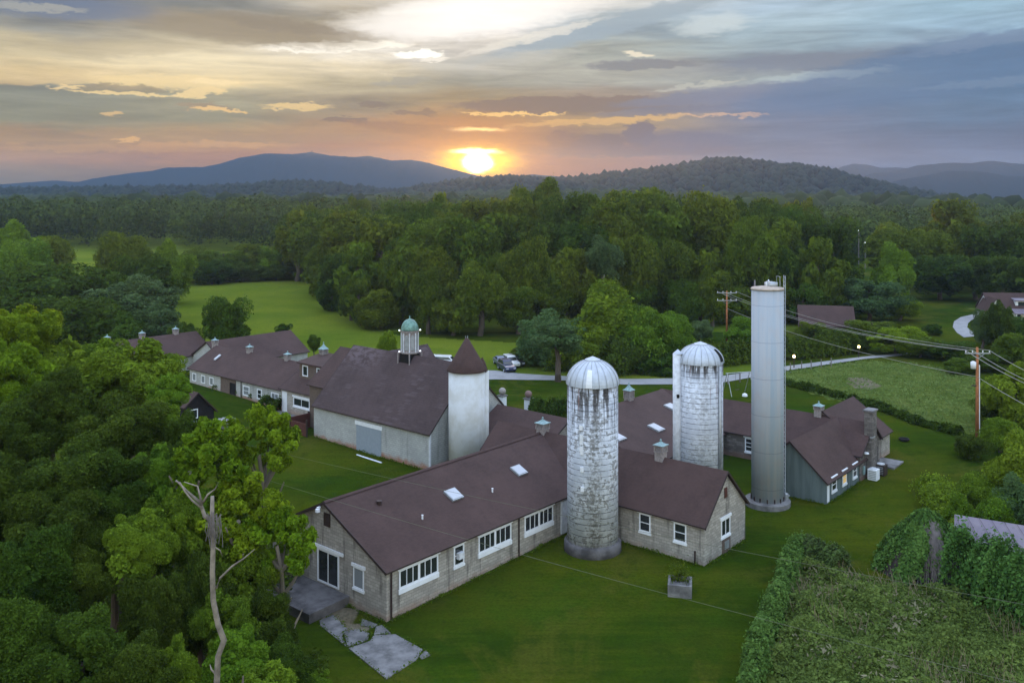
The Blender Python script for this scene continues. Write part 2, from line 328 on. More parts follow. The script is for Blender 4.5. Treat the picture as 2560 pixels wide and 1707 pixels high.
# silo staves: white wash over grey concrete with hoops, drips and flaking
def silo_mat(name, dirty, H_):
    m, n, b = mat(name, (.5, .5, .5), .85, 0, .2)
    co = objco(n); x, y, z = n.sep(co)
    an = n.m('ARCTAN2', y, x); u = n.m('MULTIPLY', an, 1.85)
    uz = n.comb(u, z)
    cylc = n.comb(x, y, z)
    blot = n.noise(n.mapping(cylc, (1, 1, 1.2)), 3.4, 8, .74)
    blot2 = n.noise(n.mapping(cylc, (1, 1, .8), loc=(4, 2, 9)), .7, 4, .6)
    drip = n.noise(n.mapping(cylc, (4.2, 4.2, .30)), 1, 5, .65)
    hi = n.rng(z, H_ - 4.5, H_ - .2)                        # upper part: flaked bare
    base = n.mix(n.rng(blot2, .3, .7), (.42, .45, .52), (.66, .69, .77))
    flake = n.m('MULTIPLY', n.rng(n.m('ADD', blot, n.m('MULTIPLY', n.m('SUBTRACT', blot2, .5), .55)), .535 - .01 * dirty, .585), min(1, .60 * dirty + .1))
    c = n.mix(flake, base, (.16, .155, .145))
    # vertical ladder-side band
    band = n.rng(n.m('ABSOLUTE', n.m('ADD', an, 1.57)), .05, .42, 1, 0)
    c = n.mix(n.m('MULTIPLY', band, n.rng(n.noise(cylc, 4.5, 5, .7), .42, .6, .1, .7 * dirty)), c, (.13, .125, .11))
    hoop = n.m('FRACT', n.m('DIVIDE', z, .42)); hl = n.rng(n.m('ABSOLUTE', n.m('SUBTRACT', hoop, .5)), .10, .0)
    hl = n.m('MULTIPLY', hl, n.rng(n.noise(cylc, 2.2, 3), .35, .6, .25, 1))
    c = n.mix(n.m('MULTIPLY', hl, .8), c, (.08, .075, .075))
    stv = n.m('FRACT', n.m('MULTIPLY', u, 3.9)); sl = n.rng(n.m('ABSOLUTE', n.m('SUBTRACT', stv, .5)), .05, .0, 0, .22)
    c = n.mix(sl, c, (.2, .2, .2))
    topd = n.m('MULTIPLY', n.rng(drip, .46, .55), n.rng(z, H_ - (4.2 if dirty > .8 else 1.6), H_ - .3, 0, .95))
    c = n.mix(topd, c, (.035, .03, .026))
    rust = n.noise(n.mapping(cylc, (4, 4, .15), loc=(9, 1, 2)), 1, 4, .6)
    c = n.mix(n.m('MULTIPLY', n.rng(rust, .58, .66), n.rng(z, H_ - 5, H_ - .5, 0, .8)), c, (.13, .05, .03))
    c = n.mix(n.rng(n.m('ADD', z, n.m('MULTIPLY', drip, -2.)), -1., .5, .65, 0), c, (.07, .062, .058))
    n.put(b.inputs['Base Color'], c)
    bump(n, b, n.m('ADD', n.m('MULTIPLY', hl, -1.), n.m('MULTIPLY', flake, -.6)), .03)
    return m
# leaves
def leaf_mat(name, a, c, trans=.25, clump=.35):
    m = bpy.data.materials.new(name); m.use_nodes = True; n = NT(m.node_tree); b = n.n['Principled BSDF']
    g = n.new('ShaderNodeNewGeometry'); oi = n.new('ShaderNodeObjectInfo')
    r = g.outputs['Random Per Island']
    cl = n.noise(g.outputs['Position'], clump, 3, .6)
    f = n.m('ADD', n.m('MULTIPLY', n.m('POWER', r, 1.8), .62), n.m('ADD', n.rng(cl, .38, .64, 0, .34), n.m('MULTIPLY', oi.outputs['Random'], .34)), clamp=True)
    col = n.mix(f, a, c)
    hs = n.new('ShaderNodeHueSaturation'); n.put(hs.inputs['Color'], col)
    n.put(hs.inputs['Hue'], n.m('MULTIPLY_ADD', n.m('FRACT', n.m('MULTIPLY', oi.outputs['Random'], 7.3)), -.032, .522)); hs.inputs['Saturation'].default_value = 1.
    col = hs.outputs[0]
    n.put(b.inputs['Base Color'], col); b.inputs['Roughness'].default_value = .8; b.inputs['Specular IOR Level'].default_value = .06
    tr = n.new('ShaderNodeBsdfTranslucent'); n.put(tr.inputs[0], n.mix(.5, col, tuple(min(1, v * 1.6) for v in c)))
    mx = n.new('ShaderNodeMixShader'); mx.inputs[0].default_value = trans
    n.l.new(b.outputs[0], mx.inputs[1]); n.l.new(tr.outputs[0], mx.inputs[2]); n.l.new(mx.outputs[0], n.n['Material Output'].inputs[0])
    return m
M['leaf'] = leaf_mat('wood leaves', (.022, .042, .004), (.118, .158, .013))
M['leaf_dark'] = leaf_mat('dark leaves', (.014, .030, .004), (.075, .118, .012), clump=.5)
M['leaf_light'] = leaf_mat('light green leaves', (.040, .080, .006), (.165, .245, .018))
M['leaf_bright'] = leaf_mat('bright yellow green leaves', (.042, .085, .004), (.205, .30, .014), .3, .8)
M['leaf_blue'] = leaf_mat('bluish green leaves', (.026, .052, .018), (.105, .165, .058))
M['leaf_plain'] = leaf_mat('valley forest leaves', (.008, .016, .006), (.034, .050, .016), .1, .03)
M['leaf_hill'] = leaf_mat('hill forest leaves', (.006, .012, .007), (.018, .028, .012), .1, .02)
M['leaf_far'] = leaf_mat('far wood leaves', (.014, .026, .006), (.075, .105, .020), .1, .05)
M['leaf_vine'] = leaf_mat('vine leaves', (.028, .070, .014), (.120, .205, .045), .2, .7)
M['leaf_dry'] = leaf_mat('vines with dry stems', (.05, .05, .03), (.10, .16, .04))

# ground
m, n, b = mat('grass', (.04, .09, .012), 1., 0, .0)
g = n.new('ShaderNodeNewGeometry').outputs['Position']
at = n.new('ShaderNodeAttribute', attribute_name='meadow'); at2 = n.new('ShaderNodeAttribute', attribute_name='pasture'); at3 = n.new('ShaderNodeAttribute', attribute_name='bare')
big = n.noise(g, .045, 6, .6, .4); mid = n.noise(g, .5, 5, .65); fin = n.noise(g, 5., 4, .7); stripe = n.noise(n.mapping(g, (.25, 1.3, 1), rot=(0, 0, -.6)), 1, 4, .6)
lawn = n.mix(n.rng(big, .40, .60), (0.0229, 0.0435, 0.0047), (0.0651, 0.0769, 0.0063))
lawn = n.mix(n.rng(n.noise(g, .14, 5, .6), .52, .66, 0, .6), lawn, (0.0264, 0.0652, 0.0063))
lawn = n.mix(n.rng(mid, .35, .7, 0, .5), lawn, (0.0352, 0.0711, 0.0047))
lawn = n.mix(n.rng(stripe, .45, .7, 0, .35), lawn, (0.0634, 0.0836, 0.0063))
lawn = n.mix(n.rng(n.noise(g, .09, 6, .7, .8), .50, .64, 0, .8), lawn, (0.0810, 0.0820, 0.0126))
lawn = n.mix(n.rng(n.noise(g, .30, 7, .75, .5), .52, .66, 0, .55), lawn, (0.0158, 0.0367, 0.0047))
lawn = n.mix(n.rng(n.noise(n.mapping(g, (.12, 2.6, 1), rot=(0, 0, -.86)), 1, 3, .5), .5, .62, 0, .22), lawn, (0.0194, 0.0460, 0.0032))
past = n.mix(n.rng(big, .3, .7), (.085, .130, .012), (.150, .180, .018))
past = n.mix(n.rng(stripe, .4, .7, 0, .5), past, (.12, .16, .02))
past = n.mix(n.rng(mid, .5, .75, 0, .3), past, (.06, .09, .02))
mead = n.mix(n.rng(mid, .3, .7), (.070, .105, .018), (.135, .170, .040))
mead = n.mix(n.rng(n.noise(g, .16, 5, .6), .55, .75, 0, .7), mead, (.16, .17, .06))
mead = n.mix(n.rng(fin, .4, .8, 0, .5), mead, (.03, .05, .015))
bare = n.mix(n.rng(mid, .3, .7), (.15, .12, .08), (.24, .21, .16))
def am(fac, lo=.4, hi=.6): return n.rng(n.m('ADD', fac, n.m('MULTIPLY_ADD', mid, .5, -.25)), lo, hi)
c = n.mix(am(at2.outputs['Fac']), lawn, past); c = n.mix(am(at.outputs['Fac']), c, mead); c = n.mix(am(at3.outputs['Fac']), c, bare)
c = n.mix(1., c, (.82, .74, .80), 'MULTIPLY') if False else c
c = n.mix(n.rng(fin, .35, .75, .0, .45), c, (.014, .026, .003))
n.put(b.inputs['Base Color'], c)
bump(n, b, n.m('ADD', n.m('MULTIPLY', fin, .14), n.m('MULTIPLY', mid, n.m('MULTIPLY_ADD', at.outputs['Fac'], .5, .05))), 1.)
M['grass'] = m

# ---------------------------------------------------------------- mesh helpers
def tagit(o, label=None, cat=None, group=None, kind=None):
    if label: o['label'] = label
    if cat: o['category'] = cat
    if group: o['group'] = group
    if kind: o['kind'] = kind
    return o
def np_mesh(name, V, F, mats, parent=None, smooth=False, mi=None):
    V = np.asarray(V, np.float32); F = np.asarray(F, np.int32)
    me = bpy.data.meshes.new(name); k = F.shape[1]
    me.vertices.add(len(V)); me.vertices.foreach_set('co', V.ravel())
    me.loops.add(F.size); me.loops.foreach_set('vertex_index', F.ravel())
    me.polygons.add(len(F)); me.polygons.foreach_set('loop_start', np.arange(0, F.size, k, dtype=np.int32)); me.polygons.foreach_set('loop_total', np.full(len(F), k, np.int32))
    if smooth: me.polygons.foreach_set('use_smooth', np.ones(len(F), bool))
    if mi is not None: me.polygons.foreach_set('material_index', np.asarray(mi, np.int32))
    for mt in (mats if isinstance(mats, (list, tuple)) else [mats]): me.materials.append(mt)
    me.update()
    return me
def link(name, me, parent=None):
    o = bpy.data.objects.new(name, me); C.objects.link(o)
    if parent: o.parent = parent
    return o
class MB:
    def __init__(s): s.v = []; s.f = []
    def quad(s, *p):
        i = len(s.v); s.v += [tuple(q) for q in p]; s.f.append(tuple(range(i, i + len(p)))); return s
    def hexa(s, lo, hi):     # two matching rings, bottom then top
        k = len(lo); i = len(s.v); s.v += [tuple(q) for q in lo] + [tuple(q) for q in hi]
        s.f.append(tuple(range(i + k - 1, i - 1, -1))); s.f.append(tuple(range(i + k, i + 2 * k)))
        for j in range(k): s.f.append((i + j, i + (j + 1) % k, i + k + (j + 1) % k, i + k + j))
        return s
    def box(s, x0, x1, y0, y1, z0, z1):
        return s.hexa([(x0,y0,z0),(x1,y0,z0),(x1,y1,z0),(x0,y1,z0)], [(x0,y0,z1),(x1,y0,z1),(x1,y1,z1),(x0,y1,z1)])
    def lathe(s, prof, cx=0, cy=0, seg=32, cap=True):
        i = len(s.v); k = len(prof)
        for r, z in prof:
            for j in range(seg):
                a = 2 * math.pi * j / seg; s.v.append((cx + r * math.cos(a), cy + r * math.sin(a), z))
        for q in range(k - 1):
            for j in range(seg): s.f.append((i + q*seg + j, i + q*seg + (j+1) % seg, i + (q+1)*seg + (j+1) % seg, i + (q+1)*seg + j))
        if cap: s.f.append(tuple(i + j for j in range(seg))[::-1]); s.f.append(tuple(i + (k-1)*seg + j for j in range(seg)))
        return s
    def tube(s, pts, rad, seg=8):
        pts = [Vector(p) for p in pts]; i = len(s.v); k = len(pts)
        if not isinstance(rad, (list, tuple)): rad = [rad] * k
        for q, p in enumerate(pts):
            d = (pts[min(q+1, k-1)] - pts[max(q-1, 0)]).normalized()
            a = d.cross(Vector((0, 0, 1)) if abs(d.z) < .9 else Vector((1, 0, 0))).normalized(); b = d.cross(a)
            for j in range(seg):
                t = 2 * math.pi * j / seg; s.v.append(tuple(p + (a * math.cos(t) + b * math.sin(t)) * rad[q]))
        for q in range(k - 1):
            for j in range(seg): s.f.append((i + q*seg + j, i + (q+1)*seg + j, i + (q+1)*seg + (j+1) % seg, i + q*seg + (j+1) % seg))
        s.f.append(tuple(i + j for j in range(seg))); s.f.append(tuple(i + (k-1)*seg + j for j in range(seg))[::-1])
        return s
    def build(s, name, m, parent=None, smooth=False, bevel=0.):
        me = bpy.data.meshes.new(name); me.from_pydata(s.v, [], s.f); me.materials.append(m)
        import bmesh
        bm = bmesh.new(); bm.from_mesh(me); bmesh.ops.recalc_face_normals(bm, faces=bm.faces); 
        if smooth:
            for f in bm.faces: f.smooth = len(f.verts) == 4
        bm.to_mesh(me); bm.free()
        o = link(name, me, parent)
        if bevel:
            q = o.modifiers.new('bevel', 'BEVEL'); q.width = bevel; q.segments = 2; q.limit_method = 'ANGLE'
        return o
def empty(name, loc=(0, 0, 0), rz=0., label=None, cat=None, group=None):
    o = bpy.data.objects.new(name, None); C.objects.link(o); o.location = loc; o.rotation_euler = (0, 0, rz); o.empty_display_size = .5
    return tagit(o, label, cat, group)
def farm(name, s, t, z, label, cat, group=None):
    """an Empty in the farm's axes: children use (s - s0, t - t0, z - z0)"""
    X, Y = wst(s, t); e = empty(name, (X, Y, z), TH, label, cat, group); e['_o'] = (s, t, z); return e
class FM(MB):          # mesh written in absolute farm coordinates, stored relative to its thing's base
    def __init__(s, e): super().__init__(); s.e = e; s.o = tuple(e['_o'])
    def build(s, name, m, parent=None, smooth=False, bevel=0.):
        a, b, c = s.o; s.v = [(x - a, y - b, z - c) for x, y, z in s.v]
        return super().build(name, m, parent or s.e, smooth, bevel)

#==STRUCTURE==
# ---------------------------------------------------------------- ground sheet
def ticks(lo, hi, step, ends, grow=1.14):
    a = list(np.arange(lo, hi + step / 2, step)); d = step
    while a[-1] < ends[1]: d *= grow; a.append(a[-1] + d)
    d = step
    while a[0] > ends[0]: d *= grow; a.insert(0, a[0] - d)
    return np.array(a)
gx = ticks(-75, 95, 1.0, (-3600, 3600)); gy = ticks(35, 240, 1.0, (-400, 4200))
GX, GY = np.meshgrid(gx, gy); GZ = zg(GX, GY)
ny, nx = GX.shape
V = np.stack([GX, GY, GZ], -1).reshape(-1, 3); I = np.arange(nx * ny).reshape(ny, nx)
F = np.stack([I[:-1, :-1], I[:-1, 1:], I[1:, 1:], I[1:, :-1]], -1).reshape(-1, 4)
gme = np_mesh('ground', V, F, M['grass'], smooth=True)
def inside(poly, X, Y):
    r = np.zeros(X.shape, bool); k = len(poly)
    for i in range(k):
        (x1, y1), (x2, y2) = poly[i], poly[(i + 1) % k]
        c = ((y1 > Y) != (y2 > Y)) & (X < (x2 - x1) * (Y - y1) / (y2 - y1 + 1e-12) + x1); r ^= c
    return r
def poly(*px): return [gpx(*p)[:2] for p in px]
MEADOW = poly((1960, 930), (2160, 902), (2330, 915), (2440, 945), (2440, 1085), (2330, 1062), (2200, 1020), (2080, 1000), (1960, 958))
MEADOW2 = poly((2040, 1385), (2120, 1440), (2260, 1470), (2600, 1500), (2700, 1760), (1900, 1760), (1990, 1450))
PAST = poly((430, 690), (800, 690), (815, 775), (900, 822), (1010, 840), (1500, 870), (1960, 860), (1960, 925), (1500, 955), (1180, 940), (800, 900), (400, 850))
BARE2 = poly((2115, 940), (2180, 948), (2200, 968), (2160, 975), (2120, 958))
BARE = poly((870, 1515), (935, 1575), (905, 1600), (820, 1550), (815, 1530))
def att(name, regs):
    a = gme.attributes.new(name, 'FLOAT', 'POINT'); v = np.zeros(GX.shape)
    for p in regs: v[inside(p, GX, GY)] = 1
    if name == 'pasture': v[(GY > 165) & (GX < 60)] = 1
    if name == 'meadow': v[(GX > 100) & (GY < 200) & (GY > 90)] = 1
    a.data.foreach_set('value', v.astype(np.float32).ravel())
att('meadow', [MEADOW, MEADOW2]); att('pasture', [PAST]); att('bare', [BARE, BARE2])
tagit(link('ground', gme), 'green lawn and pasture round the farm buildings', 'ground', kind='structure')

def ribbon(name, pxs, m, dz=.03, label=None, steps=8):
    """a sheet between two edges given as lists of photo pixels on the ground"""
    A = [np.array(gpx(*a)[:2]) for a, _ in pxs]; B = [np.array(gpx(*b)[:2]) for _, b in pxs]
    rows = []
    for i in range(len(A) - 1):
        n_ = max(2, int(np.linalg.norm(A[i+1] - A[i]) / 2.))
        for q in range(n_): f = q / n_; rows.append((A[i] * (1-f) + A[i+1] * f, B[i] * (1-f) + B[i+1] * f))
    rows.append((A[-1], B[-1])); V = []
    for a, b_ in rows:
        for q in range(5):
            p = a + (b_ - a) * q / 4; V.append((p[0], p[1], gz(*p) + dz))
    k = len(rows); I = np.arange(k * 5).reshape(k, 5)
    F = np.stack([I[:-1, :-1], I[:-1, 1:], I[1:, 1:], I[1:, :-1]], -1).reshape(-1, 4)
    return tagit(link(name, np_mesh(name, V, F, m)), label, 'road' if label else None, kind='structure')
ribbon('driveway', [((930, 905), (930, 925)), ((1080, 912), (1080, 938)), ((1180, 925), (1180, 950)), ((1240, 927), (1240, 949)), ((1296, 934), (1296, 950)), ((1372, 939), (1372, 951)), ((1417, 941), (1417, 952)), ((1560, 948), (1560, 962)), ((1700, 946), (1700, 961)), ((1808, 940), (1808, 957)),
    ((1878, 930), (1878, 944)), ((1957, 917), (1957, 929)), ((2060, 904), (2060, 913)), ((2160, 892), (2160, 898)), ((2300, 880), (2300, 885))], M['gravel'], .06, 'pale gravel driveway passing behind the farm buildings')
ribbon('house_drive', [((2470, 784), (2478, 793)), ((2430, 787), (2446, 796)), ((2402, 793), (2428, 801)), ((2385, 804), (2420, 809)), ((2382, 818), (2418, 819)), ((2392, 832), (2430, 829)), ((2410, 844), (2448, 840))], M['gravel'], .06, 'curved grey drive leading to the white house on the right')

# slabs of the broken path in front of the front wing
PATH = [[(799,1552),(832,1537),(868,1573),(855,1590),(866,1617),(801,1564)], [(859,1580),(894,1573),(923,1584),(920,1598),(894,1611),(868,1616)],
        [(940,1567),(955,1563),(978,1584),(935,1587)], [(934,1589),(988,1586),(1057,1624),(1042,1649),(966,1698),(872,1621),(925,1603)], [(1063,1625),(1076,1638),(1054,1648),(1048,1643)],
        [(905,1547),(945,1562),(930,1569),(902,1564)]]
pb = MB()
for pl in PATH:
    g3 = [gpx(*p) for p in pl]; pb.hexa([(x, y, z - .05) for x, y, z in g3], [(x, y, z + .05) for x, y, z in g3])
tagit(pb.build('path', M['concrete']), 'broken grey concrete path slabs leading from the patio', 'path', kind='structure')

# ---------------------------------------------------------------- building pieces
def gable(e, axis, a0, a1, c, hw, ze, zr, z0, wall, roof, over=.22, ver=.22, hw2=None, thick=.10, names=('wall', 'roof'), ze2=None):
    """a gabled wing: ridge runs along axis from a0 to a1 at cross position c; hw = half width on the low side, hw2 on the other"""
    hw2 = hw2 or hw; ze2 = ze if ze2 is None else ze2
    def P(a, b, z): return (a, b, z) if axis == 's' else (b, a, z)
    w = FM(e); k = .06
    w.hexa([P(a0, c - hw, z0), P(a0, c + hw2, z0), P(a0, c + hw2, ze2 - k), P(a0, c, zr - k), P(a0, c - hw, ze - k)], [P(a1, c - hw, z0), P(a1, c + hw2, z0), P(a1, c + hw2, ze2 - k), P(a1, c, zr - k), P(a1, c - hw, ze - k)])
    wo_ = w.build(names[0], wall)
    if roof is None: return wo_, None
    r = FM(e); b0, b1 = a0 - ver, a1 + ver
    for sg, h_, zz in ((-1, hw, ze), (1, hw2, ze2)):
        sl = (zr - zz) / h_; co_ = c + sg * (h_ + over); ce = zz - sl * over
        r.hexa([P(b0, c, zr), P(b1, c, zr), P(b1, co_, ce), P(b0, co_, ce)], [P(b0, c, zr + thick), P(b1, c, zr + thick), P(b1, co_, ce + thick), P(b0, co_, ce + thick)])
    ro = r.build(names[1], roof)
    tr = FM(e)
    for sg, h_, zz in ((-1, hw, ze), (1, hw2, ze2)):
        sl = (zr - zz) / h_; co_ = c + sg * (h_ + over + .005); ce = zz - sl * over
        for b_, bb in ((b0 - .03, b0 + .02), (b1 - .02, b1 + .03)):
            tr.hexa([P(b_, c, zr - .06), P(bb, c, zr - .06), P(bb, co_, ce - .06), P(b_, co_, ce - .06)], [P(b_, c, zr + thick + .02), P(bb, c, zr + thick + .02), P(bb, co_, ce + thick + .02), P(b_, co_, ce + thick + .02)])
        tr.hexa([P(b0, co_, ce + .0), P(b1, co_, ce + .0), P(b1, co_ + sg * .05, ce + .0), P(b0, co_ + sg * .05, ce + .0)], [P(b0, co_, ce + .1), P(b1, co_, ce + .1), P(b1, co_ + sg * .05, ce + .1), P(b0, co_ + sg * .05, ce + .1)])
    tr.build('roof_trim', M['trim'], ro)
    return wo_, ro
def window(e, face, pos, u0, u1, z0, z1, panes=2, fr=.09, lintel=True, pane='glass', rows=1, name='window', m='white', split=None):
    """face 's': wall plane s = pos seen from -s, u runs along t; face 't': plane t = pos seen from -t, u runs along s"""
    if u0 > u1: u0, u1 = u1, u0
    def bx(mb, ua, ub, d0, d1, za, zb):
        if face == 's': mb.box(pos - d1, pos - d0, ua, ub, za, zb)
        else: mb.box(ua, ub, pos - d1, pos - d0, za, zb)
    f = FM(e)
    bx(f, u0, u0 + fr, -.05, .05, z0, z1); bx(f, u1 - fr, u1, -.05, .05, z0, z1); bx(f, u0 + fr, u1 - fr, -.05, .048, z0, z0 + fr); bx(f, u0 + fr, u1 - fr, -.05, .048, z1 - fr, z1)
    iw = (u1 - u0 - 2 * fr)
    for i in range(1, panes):
        wd = .09 if split and i % split == 0 else .025
        x = u0 + fr + iw * i / panes; bx(f, x - wd, x + wd, -.04, .044, z0 + fr, z1 - fr)
    for j in range(1, rows):
        z = z0 + fr + (z1 - z0 - 2 * fr) * j / rows; bx(f, u0 + fr, u1 - fr, -.04, .040, z - .025, z + .025)
    fo = f.build(name, M[m])
    g = FM(e)
    bx(g, u0 + fr * .5, u1 - fr * .5, -.03, .012, z0 + fr * .5, z1 - fr * .5); g.build('pane', M[pane], fo)
    if lintel:
        l = FM(e); bx(l, u0 - .14, u1 + .14, -.03, .09, z1 + .002, z1 + .19); l.build('lintel', M[m], fo)
        sh_ = .30 if split else .16
        l = FM(e); bx(l, u0 - .05, u1 + .05, -.03, .085, z0 - sh_, z0 - .002); l.build('sill', M[m], fo)
    return fo
def skylight(e, face, c, hw, ze, zr, u0, u1, z0, z1):
    """panel lying on the low-side roof slope of a gable (eave at c - hw)"""
    def at(u, z, d):
        k = (z - ze) / (zr - ze); b_ = c - hw + hw * k; nl = math.hypot(hw, zr - ze); nb, nz_ = -(zr - ze) / nl, hw / nl
        b_ += nb * d; z += nz_ * d
        return (u, b_, z) if face == 's' else (b_, u, z)
    f = FM(e); f.hexa([at(u0, z0, .1), at(u1, z0, .1), at(u1, z1, .1), at(u0, z1, .1)], [at(u0, z0, .24), at(u1, z0, .24), at(u1, z1, .24), at(u0, z1, .24)])
    fo = f.build('skylight', M['metal'])
    d_ = .07 * (1 if u1 > u0 else -1); zz = .04
    g = FM(e); g.hexa([at(u0 + d_, z0 + zz, .2), at(u1 - d_, z0 + zz, .2), at(u1 - d_, z1 - zz, .2), at(u0 + d_, z1 - zz, .2)], [at(u0 + d_, z0 + zz, .26), at(u1 - d_, z0 + zz, .26), at(u1 - d_, z1 - zz, .26), at(u0 + d_, z1 - zz, .26)])
    g.build('pane', M['skylight'], fo)
def cupola(e, s, t, z, k=1., tall=1., saddle=.5, steep=1.):
    k *= .66; tall *= 1.12; h = .5 * k; saddle *= .7
    b_ = FM(e); b_.box(s - h * 1.02, s + h * 1.02, t - h * 1.02, t + h * 1.02, z - .55, z + saddle * .7)
    bo = b_.build('cupola', M['louvre'])
    z1 = z + saddle * .7
    q = FM(e); q.box(s - h * 1.18, s + h * 1.18, t - h * 1.18, t + h * 1.18, z1, z1 + .07)
    q.box(s - h * 1.18, s + h * 1.18, t - h * 1.18, t + h * 1.18, z1 + .62 * k * tall, z1 + .62 * k * tall + .06)
    for a in (-1, 1):
        for c in (-1, 1): q.box(s + a * h - .05, s + a * h + .05, t + c * h - .05, t + c * h + .05, z1 + .07, z1 + .62 * k * tall)
    q.build('corner_frame', M['louvre'], bo)
    lv = FM(e)
    nl = max(3, int(5 * tall))
    for i in range(nl):
        za = z1 + .09 + (.52 * k * tall) * i / nl; dz_ = .5 * k * tall / nl * .75
        hh2 = h * .93; lv.hexa([(s - hh2 - .04, t - hh2 - .04, za), (s + hh2 + .04, t - hh2 - .04, za), (s + hh2 + .04, t + hh2 + .04, za), (s - hh2 - .04, t + hh2 + .04, za)],
                               [(s - hh2 + .05, t - hh2 + .05, za + dz_), (s + hh2 - .05, t - hh2 + .05, za + dz_), (s + hh2 - .05, t + hh2 - .05, za + dz_), (s - hh2 + .05, t + hh2 - .05, za + dz_)])
    lv.build('louvre', M['louvre'], bo)
    z2 = z1 + .62 * k * tall + .06; c = FM(e)
    steep = steep * .62
    prof = [(1.34, 0), (1.32, .05), (.85, .19 * steep), (.42, .42 * steep), (.10, .68 * steep), (.05, .74 * steep)]
    for (ra, ha), (rb, hb) in zip(prof[:-1], prof[1:]):
        lo = [(s + a * h * ra, t + b2 * h * ra, z2 + ha * k) for a, b2 in ((-1, -1), (1, -1), (1, 1), (-1, 1))]; hi = [(s + a * h * rb, t + b2 * h * rb, z2 + hb * k) for a, b2 in ((-1, -1), (1, -1), (1, 1), (-1, 1))]
        for j in range(4): c.quad(lo[j], lo[(j+1) % 4], hi[(j+1) % 4], hi[j])
    c.quad(*[(s + a * h * 1.34, t + b2 * h * 1.34, z2) for a, b2 in ((-1, -1), (-1, 1), (1, 1), (1, -1))])
    c.lathe([(.03, z2 + .7 * steep * k), (.08, z2 + (.80 * steep) * k), (.08, z2 + (.80 * steep + .08) * k), (.02, z2 + (.80 * steep + .2) * k)], s, t, 8)
    c.build('cupola_roof', M['verdigris'], bo)
    return bo
def door(e, face, pos, u0, u1, z0, z1, m='white', fr=.1, pane=None):
    o = window(e, face, pos, u0, u1, z0, z1, 1, fr, False, 'glass', 1, 'door', m)
    f = FM(e)
    if face == 's': f.box(pos - .035, pos - .013, u0 + fr, u1 - fr, z0 + .02, z1 - fr)
    else: f.box(u0 + fr, u1 - fr, pos - .035, pos - .013, z0 + .02, z1 - fr)
    f.build('door_panel', M[m if pane is None else pane], o)
    return o
def pipe(e, s, t, z0, z1, r=.05, m='trim', name='downpipe'):
    q = FM(e); q.lathe([(r, z0), (r, z1)], s, t, 8); return q.build(name, M[m])

# ---- front wing: A (long, towards the camera) and B (cross wing behind the front silo)
e = farm('front_wing', 0, 0, 0, 'long low grey block wing with brown roof and broken path at its corner', 'farm building')
A_hw, A_ze, A_zr = 5.8, 3.22, 6.02
gable(e, 's', 0, 22.3, 5.8, 5.8, A_ze, A_zr, -.6, M['block'], M['roof'])
B_ze, B_zr = 3.22, 6.12
gable(e, 't', -10.85, 10.55, 22.28, 3.1, B_ze, B_zr, -.4, M['block'], M['roof'], names=('wall', 'roof'))
for (u0, u1, n_, sp) in ((1.0, 4.35, 6, 3), (8.15, 11.52, 6, 3), (12.98, 16.27, 6, 3)):
    window(e, 't', 0, u0, u1, 1.76, 2.93, n_, .11, split=sp)
window(e, 't', 0, 5.78, 6.75, 1.62, 2.95, 1, .11, rows=2)
q = FM(e); q.box(6.0, 6.5, -.32, -.051, 2.1, 2.5); q.build('air_conditioner', M['whitedirty'])
pipe(e, 12.3, -.09, .2, 3.05); pipe(e, .32, -.09, 0, 3.05, .06); pipe(e, 18.0, -.1, .3, 3.0)
q = FM(e); q.box(-.115, -.03, 3.98, 6.9, 3.02, 3.22); 
dd = window(e, 's', 0, 4.45, 6.65, .82, 2.98, 2, .12, False, 'glass', 1, 'sliding_door'); q.build('lintel', M['white'], dd)
window(e, 's', 0, 2.05, 3.05, 1.42, 2.72, 1, .08, True, 'curtain')
q = FM(e); q.box(-.05, .02, 5.35, 5.98, 4.55, 5.38)
v_ = q.build('gable_vent', M['trim'])
for s_, z_, r_ in ((4.3, 0, 0),): pass
zsl = lambda t_: A_ze + (A_zr - A_ze) * t_ / A_hw
# things on A's near roof slope: photo pixel -> point on the slope
def on_slope(x, y, ze=A_ze, zr=A_zr, hw=A_hw, lift=.14):
    lo, hi = 0., hw
    for _ in range(40):
        m_ = (lo + hi) / 2; s_, z_ = ft(x, y, m_)
        if z_ > ze + (zr - ze) * m_ / hw + lift: lo = m_
        else: hi = m_
    return ft(x, y, lo)[0], lo, ze + (zr - ze) * lo / hw
def cyl(e, s, t, z, r, h, m, name, seg=10):
    q = FM(e); q.lathe([(r, z - .2), (r, z + h), (r * 1.25, z + h), (r * 1.25, z + h + .05)], s, t, seg); return q.build(name, M[m])
for (x, y), r, h, m_ in (((948, 1258), .16, .28, 'trim'), ((1056, 1295), .06, .32, 'white'), ((1231, 1228), .06, .32, 'white')):
    s_, t_, z_ = on_slope(x, y); cyl(e, s_, t_, z_, r, h, m_, 'roof_vent')
for quad in (((1107, 1228), (1136, 1219), (1157, 1244), (1129, 1252)), ((1273, 1170), (1294, 1161), (1318, 1181), (1297, 1190))):
    pts = [on_slope(*p) for p in quad]; ss = [p[0] for p in pts]; tt = [p[1] for p in pts]
    sa, sb = sum(sorted(ss)[:2]) / 2, sum(sorted(ss)[2:]) / 2; ta, tb = sum(sorted(tt)[:2]) / 2, sum(sorted(tt)[2:]) / 2
    skylight(e, 's', A_hw, A_hw, A_ze, A_zr, sa, sb, zsl(ta), zsl(tb))
# gable lamp and bracket at the ridge end
q = FM(e); q.box(-.5, -.27, 6.0, 6.12, 5.72, 5.8); q.lathe([(.04, 5.45), (.17, 5.5), (.15, 5.68), (.05, 5.74)], -.45, 6.06, 12); q.build('gable_lamp', M['white'])
